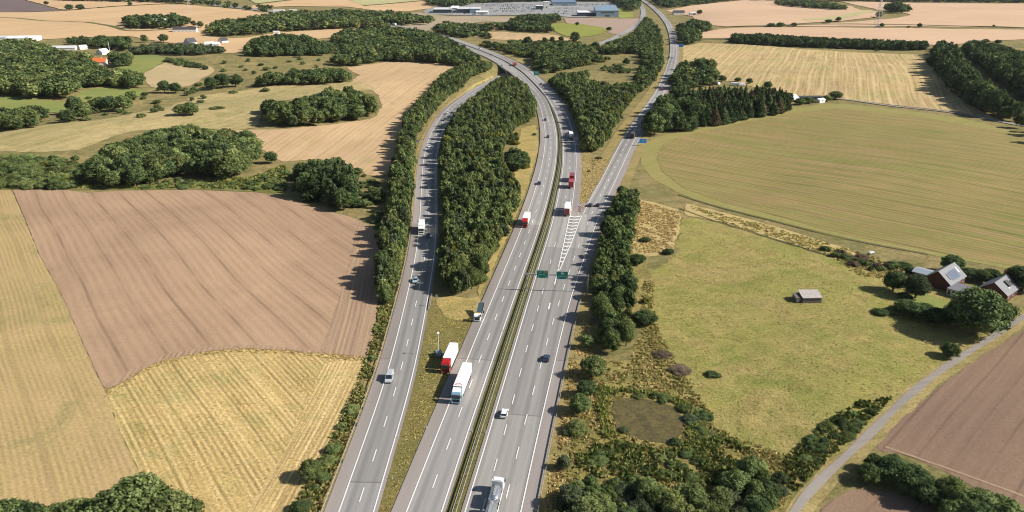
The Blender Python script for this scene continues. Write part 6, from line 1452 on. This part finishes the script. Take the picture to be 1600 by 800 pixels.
hall('warehouse', 'white tower like building beside the car park', 854, 13, 14, 30, 14, 0, m_wwall, m_wroof, 0)
hall('warehouse', 'dark building left of the white tower', 843, 15.5, 16, 30, 9, 0, m_navy, m_wroof, 0)
gable('farm', 'dark roofed white farm beside the top of the exit road', 'farm', 1060, 23, 24, 12, 4.5, 9, 1.5, m_wwall, m_broof, 4)
gable('barn', 'small white barn right of the dark roofed farm', 'barn', 1082, 23.5, 12, 9, 4, 6, 1.5, m_wwall, m_lroof, 2)
gable('farm', 'small farm among trees on the far right wheat field', 'farm', 1309, 15.5, 14, 9, 3.5, 7, 1.4, m_wwall, m_slate, 2)
gable('pump_house', 'tiny white hut beside the pylon foot', 'hut', 1371, 43, 5, 4, 2.2, 3.0, 1.5, m_wwall, m_broof, 1)
gable('garage', 'white open garage below the country lane trees', 'garage', 1281, 160, 7, 5, 2.3, 3.4, 1.0, m_wwall, m_wroof, 1)
gable('garage', 'dark carport between the plantation and the lane', 'garage', 1262, 156, 22, 6, 2.6, 3.4, 1.5, m_broof, m_broof, 1, far=True)
gable('garage', 'small white house behind the dark tree at the plantation end', 'house', 1238, 158, 8, 7, 3, 5.5, .8, m_wwall, m_lroof, 2)
def caravan(px, py, az, label):
    g = G(px, py); t = empty('caravan', label, 'caravan', (g[0], g[1], g[2]), az, 'parked caravans')
    MB().prism([(-3, .5), (-3.1, 1.4), (-2.7, 2.6), (2.6, 2.6), (3.1, 1.5), (3, .5)], -1.15, 1.15).build('body', m_boxw, t, bevel=.1)
    for y in (-1.4, 1.2): MB().box(-1.17, -1.13, y - .5, y + .5, 1.4, 2.0).build('window', m_glass, t)
    wheel(t, .95, 0, .34); wheel(t, -.95, 0, .34); MB().box(-.05, .05, 3, 4.2, .45, .55).build('drawbar', m_chas, t); return t
caravan(1146, 133, 1.5, 'leftmost of the three white caravans in the garden behind the plantation'); caravan(1152.5, 134, 1.3, 'middle one of the three white caravans in the garden'); caravan(1159, 134, 1.7, 'rightmost of the three white caravans in the garden')
caravan(1121, 132.5, .3, 'lone white caravan at the left of the garden')
# cars in the dealer's yard
yard = {}
ncar = 0
rowsY = [(752, 958, 8.6), (758, 955, 10.5), (764, 845, 12.5), (866, 905, 14.0), (765, 845, 14.6), (772, 848, 17.0), (772, 850, 18.8), (862, 902, 19.0), (870, 900, 22.5), (700, 736, 22.6)]
for (xa, xb, y) in rowsY:
    n = int((xb - xa) / 3.0)
    for i in range(n):
        if rng.uniform() < .12 or ncar >= 290: continue
        px = xa + (xb - xa) * (i + .5) / n; pn = rng.choice(['white', 'silver', 'white', 'grey', 'black', 'white'])
        key = pn
        if key not in yard:
            o = yard[key] = make_car(str(pn), 'van', True); kd_ = KIDS.pop(o.name); o.name = 'parked_van'; KIDS[o.name] = kd_
        else: o = copy_tree(yard[key])
        g = G(px, y); o.location = (g[0], g[1], g[2] + lift(2, g[0], g[1]) + .1); o.rotation_euler = (0, 0, rng.choice([0, math.pi]) + rng.uniform(-.04, .04)); o.scale = (1.15, 1.25, 1.25)
        o['label'] = {'white': 'white van parked in a row of the distant yard', 'silver': 'silver van parked in a row of the distant yard', 'grey': 'grey van parked in a row of the distant yard', 'black': 'black van parked in a row of the distant yard'}[str(pn)]
        o['category'] = 'van'; o['group'] = 'vans parked in the distant yard'; ncar += 1
# pylons
def pylon(px, py, Hh, label):
    g = G(px, py); t = empty('pylon', label, 'pylon', (g[0], g[1], g[2]), .4); b = Hh * .09
    def wdt(z): return b * (1 - z / Hh) ** .9 + .5
    lv = list(np.linspace(0, Hh * .97, 9))
    mb = MB()
    for sx in (-1, 1):
        for sy in (-1, 1):
            MB().loft([[(sx * wdt(z) + a, sy * wdt(z) + c, z) for a, c in ((-.18, -.18), (.18, -.18), (.18, .18), (-.18, .18))] for z in lv]).build('leg', m_pyl, t)
    for i in range(len(lv) - 1):
        z0, z1 = lv[i], lv[i + 1]; w0, w1 = wdt(z0), wdt(z1)
        for (p, q) in (((-1, -1), (1, -1)), ((1, -1), (1, 1)), ((1, 1), (-1, 1)), ((-1, 1), (-1, -1))):
            mb.tube((p[0] * w0, p[1] * w0, z0), (q[0] * w1, q[1] * w1, z1), .1, 4); mb.tube((q[0] * w0, q[1] * w0, z0), (p[0] * w1, p[1] * w1, z1), .1, 4)
    mb.build('bracing', m_pyl, t)
    for z, l in ((Hh * .72, 8), (Hh * .83, 9), (Hh * .94, 6)):
        MB().loft([[(-l, 0, z - .1), (-l, .2, z - .1), (-l, .2, z + .1), (-l, 0, z + .1)], [(0, -.5, z - .1), (0, .5, z - .1), (0, .5, z + 1.0), (0, -.5, z + 1.0)], [(l, 0, z - .1), (l, .2, z - .1), (l, .2, z + .1), (l, 0, z + .1)]]).build('cross_arm', m_pyl, t)
    return t
m_pyl = paint('pylon_steel', (.50, .46, .46), .6, .3, metal=.2)
pylon(1371, 42, 48, 'tall lattice pylon on the right hand wheat field'); pylon(296, 20, 34, 'lattice pylon on the left hand wheat field')
g = G(172, 84); t = empty('flag_pole', 'thin white mast beside the houses at the upper left', 'mast', (g[0], g[1], g[2])); MB().tube((0, 0, 0), (0, 0, 15), .3, 8, .15).build('pole', m_boxw, t)

# ------------------------------------------------------------------ grass tussocks and weeds
PONDP = np.array([G(*p)[:2] for p in [(957,624),(985,621),(1012,624),(1040,629),(1062,643),(1070,660),(1064,680),(1048,694),(1020,692),(990,684),(965,678),(959,652)]])
def tufts(name, label, poly, dens, hh, wd, mats, cat='grass', thr=0.35, dark=None):
    base = np.array([G(a, min(b, 880))[:2] for a, b in poly]); lo, hi = base.min(0), base.max(0)
    n = int((hi[0] - lo[0]) * (hi[1] - lo[1]) * dens); X = rng.uniform(lo[0], hi[0], n); Y = rng.uniform(lo[1], hi[1], n)
    f = np.sin(X * .31 + 2 * np.sin(Y * .17)) * np.sin(Y * .27 + 1.5 * np.sin(X * .13)) + .5 * np.sin(X * .9 + Y * .5)
    k = inpoly(base, X, Y) & ~inpoly(PONDP, X, Y) & (f * .5 + .5 + rng.uniform(-.4, .4, n) > thr); X, Y, f = X[k], Y[k], f[k]
    for c, l, r_ in ((RAMP, 7.9, 5.8), (ML, 7.6, 5.2), (MRL, 1.3, 3), (RR, 1, 4.4), (LANE, 2.6, 2.6)):
        if not len(X): return
        d, i = dist_to(c[::2], X, Y); nn = normals(c[::2])[i]; side = (X - c[::2][i, 0]) * nn[:, 0] + (Y - c[::2][i, 1]) * nn[:, 1]
        ok = (d > 14) | (np.abs(side) > np.where(side < 0, l, r_)); X, Y, f = X[ok], Y[ok], f[ok]
    Z = hgt(X, Y) + lift(2, X, Y) - .03; m = len(X)
    V, T = [], []
    for q in range(3):
        a = rng.uniform(0, 6.28, m); w_ = wd * rng.uniform(.5, 1.3, m); h_ = hh * rng.uniform(.4, 1.3, m)
        ox, oy = rng.uniform(-.5, .5, m) * wd, rng.uniform(-.5, .5, m) * wd; lx, ly = rng.uniform(-.6, .6, m) * hh, rng.uniform(-.6, .6, m) * hh
        cx, sx = np.cos(a) * w_ / 2, np.sin(a) * w_ / 2
        V.append(np.stack([np.column_stack([X + ox - cx, Y + oy - sx, Z]), np.column_stack([X + ox + cx, Y + oy + sx, Z]),
                           np.column_stack([X + ox + cx * .7 + lx, Y + oy + sx * .7 + ly, Z + h_]), np.column_stack([X + ox - cx * .7 + lx, Y + oy - sx * .7 + ly, Z + h_ * .9])], 1))
        T.append(np.clip(rng.beta(2, 2, m) + f * .12, 0, 1))
    V = np.concatenate(V).reshape(-1, 3); b4 = np.arange(len(V) // 4)[:, None] * 4
    Fc = np.vstack([b4 + np.array([[0, 1, 2]]), b4 + np.array([[0, 2, 3]])]); T = np.concatenate(T); T = np.concatenate([T, T])
    o = link(name, np_mesh(name, V, Fc, mats, {'tone': T, 'hue': np.repeat(rng.uniform(0, 1, 1), len(T))}))
    setp(o, label, cat, None, 'stuff'); return o
G_straw = leaf_mat('tuft_straw', (.34, .26, .10), (.52, .39, .17), (.68, .52, .26), 0.0, .35)
G_mix = leaf_mat('tuft_mixed', (.20, .20, .06), (.36, .31, .11), (.54, .43, .19), 0.0, .35)
G_green = leaf_mat('tuft_green', (.11, .14, .035), (.20, .22, .06), (.34, .32, .10), 0.0, .3)
G_dark = leaf_mat('tuft_dark', (.06, .085, .024), (.12, .15, .04), (.22, .23, .075), 0.0, .25)
tufts('meadow_grass', 'tussocky grass of the green meadow left of the farm', [(1030,420),(1130,360),(1340,430),(1335,470),(1375,520),(1480,565),(1420,610),(1345,645),(1280,690),(1230,710),(1150,685),(1100,635),(1060,590),(1030,530),(1015,470)], 0.3, .14, .6, G_straw, thr=.5)
tufts('rough_grass', 'tall dry grass on the ground round the pond', [(890,560),(985,568),(1010,500),(1062,590),(1100,640),(1150,685),(1240,715),(1345,648),(1300,715),(1225,800),(1190,880),(850,880),(872,690)], 1.6, .45, .7, G_mix, thr=.25)
tufts('straw_grass', 'pale dry grass tufts on the ground round the pond', [(890,560),(985,568),(1010,500),(1062,590),(1100,640),(1150,685),(1240,715),(1345,648),(1300,715),(1225,800),(1190,880),(850,880),(872,690)], .6, .5, .6, G_straw, thr=.55)
tufts('weeds', 'dark green weeds on the ground below the pond', [(905,700),(960,690),(1040,705),(1130,680),(1180,700),(1120,760),(1000,750),(900,760)], 2.5, .9, 1.0, G_dark, 'weeds', thr=.5)
tufts('reeds', 'grey green reeds round the edge of the pond', [(930,605),(985,608),(1050,618),(1090,640),(1098,700),(1050,712),(1075,690),(1080,660),(1062,635),(1030,621),(985,614),(950,618),(950,655),(962,684),(945,690),(935,650)], 4.0, .9, .5, G_green, 'reeds', thr=.1)
tufts('weeds', 'dark weeds on the bank above the gravel track', [(1225,720),(1280,668),(1340,630),(1400,622),(1470,580),(1475,590),(1400,640),(1345,690),(1300,720),(1250,770),(1225,770)], 2.5, .7, .9, G_dark, 'weeds', thr=.3)
tufts('verge_grass', 'short dry grass of the wedge between slip road and left carriageway', [(682,468),(745,468),(738,500),(700,600),(640,760),(600,880),(520,880),(640,620),(668,500)], 3.0, .16, .55, G_mix, thr=.2)
tufts('verge_grass', 'golden grass behind the right hand guard rail', [(912,490),(925,520),(925,560),(900,600),(885,690),(868,800),(858,880),(835,880),(850,800),(880,640)], 4.0, .4, .6, G_straw, thr=.25)
tufts('bank_weeds', 'weeds and dry grass on the bank left of the slip road', [(600,478),(640,330),(646,330),(640,400),(600,560),(530,740),(480,880),(400,880),(455,800),(505,715),(555,610),(580,540),(592,480)], 3.0, .6, .8, G_mix, 'weeds', thr=.2)
tufts('bank_weeds', 'dark weeds on the bank left of the slip road', [(600,478),(625,430),(600,560),(530,740),(480,880),(420,880),(455,800),(505,715),(555,610),(580,540),(592,480)], 1.5, .8, 1.0, G_dark, 'weeds', thr=.5)
tufts('straw_clumps', 'loose straw lying on the golden stubble field', [(175,612),(290,560),(400,548),(560,562),(528,660),(480,765),(400,880),(300,880),(212,728)], .4, .10, .7, G_straw, 'straw', thr=.4)
tufts('meadow_edge_grass', 'ragged tall grass along the lower left edge of the meadow', [(1005,440),(1020,440),(1022,500),(1045,548),(1075,598),(1108,640),(1140,682),(1200,705),(1245,730),(1235,748),(1180,722),(1120,700),(1085,640),(1050,600),(1020,555),(1000,500)], 2.0, .45, .8, G_mix, thr=.3)
tufts('straw_fringe', 'ragged straw fringe where the golden stubble meets the ploughed soil', [(160,616),(183,600),(235,569),(290,554),(360,544),(440,546),(500,551),(575,558),(575,566),(500,559),(440,553),(360,551),(290,561),(235,577),(183,611),(168,624)], 3.0, .2, .6, G_straw, 'straw', thr=.3)
tufts('dry_grass', 'dry straw coloured grass at the top of the meadow', [(1000,315),(1064,332),(1050,392),(985,400),(992,350)], 1.5, .4, .8, G_straw, thr=.2)
tufts('dry_grass', 'mixed rough grass strip between the meadow and the crop', [(1070,320),(1230,362),(1340,395),(1430,415),(1400,440),(1340,430),(1300,402),(1130,348)], 1.0, .5, 1.0, G_mix, thr=.3)
tufts('weeds', 'green weeds of the ditch behind the ploughed field', [(0,262),(100,270),(160,292),(240,290),(400,276),(445,258),(448,298),(300,294),(100,294),(0,295)], .7, .9, 1.5, G_green, 'weeds', thr=.2)
tufts('fork_grass', 'dry golden grass between the belt and the exit road', [(905,245),(940,250),(968,245),(930,300),(908,330)], 1.2, .35, .9, G_straw, thr=.2)
# ------------------------------------------------------------------ air
hz = MB().box(-6000, 6000, -2500, 12000, -12, 135)
hm = bpy.data.materials.new('haze'); hm.use_nodes = True; hn = hm.node_tree; hn.nodes.remove(hn.nodes['Principled BSDF'])
pv = hn.nodes.new('ShaderNodeVolumePrincipled'); pv.inputs['Color'].default_value = (.80, .88, 1.0, 1); pv.inputs['Density'].default_value = 0.000016; pv.inputs['Anisotropy'].default_value = 0.2
hn.links.new(pv.outputs[0], hn.nodes['Material Output'].inputs['Volume'])
o = link('haze', hz.mesh('haze', hm)); setp(o, 'thin bluish summer haze over the whole landscape', 'haze', None, 'stuff')
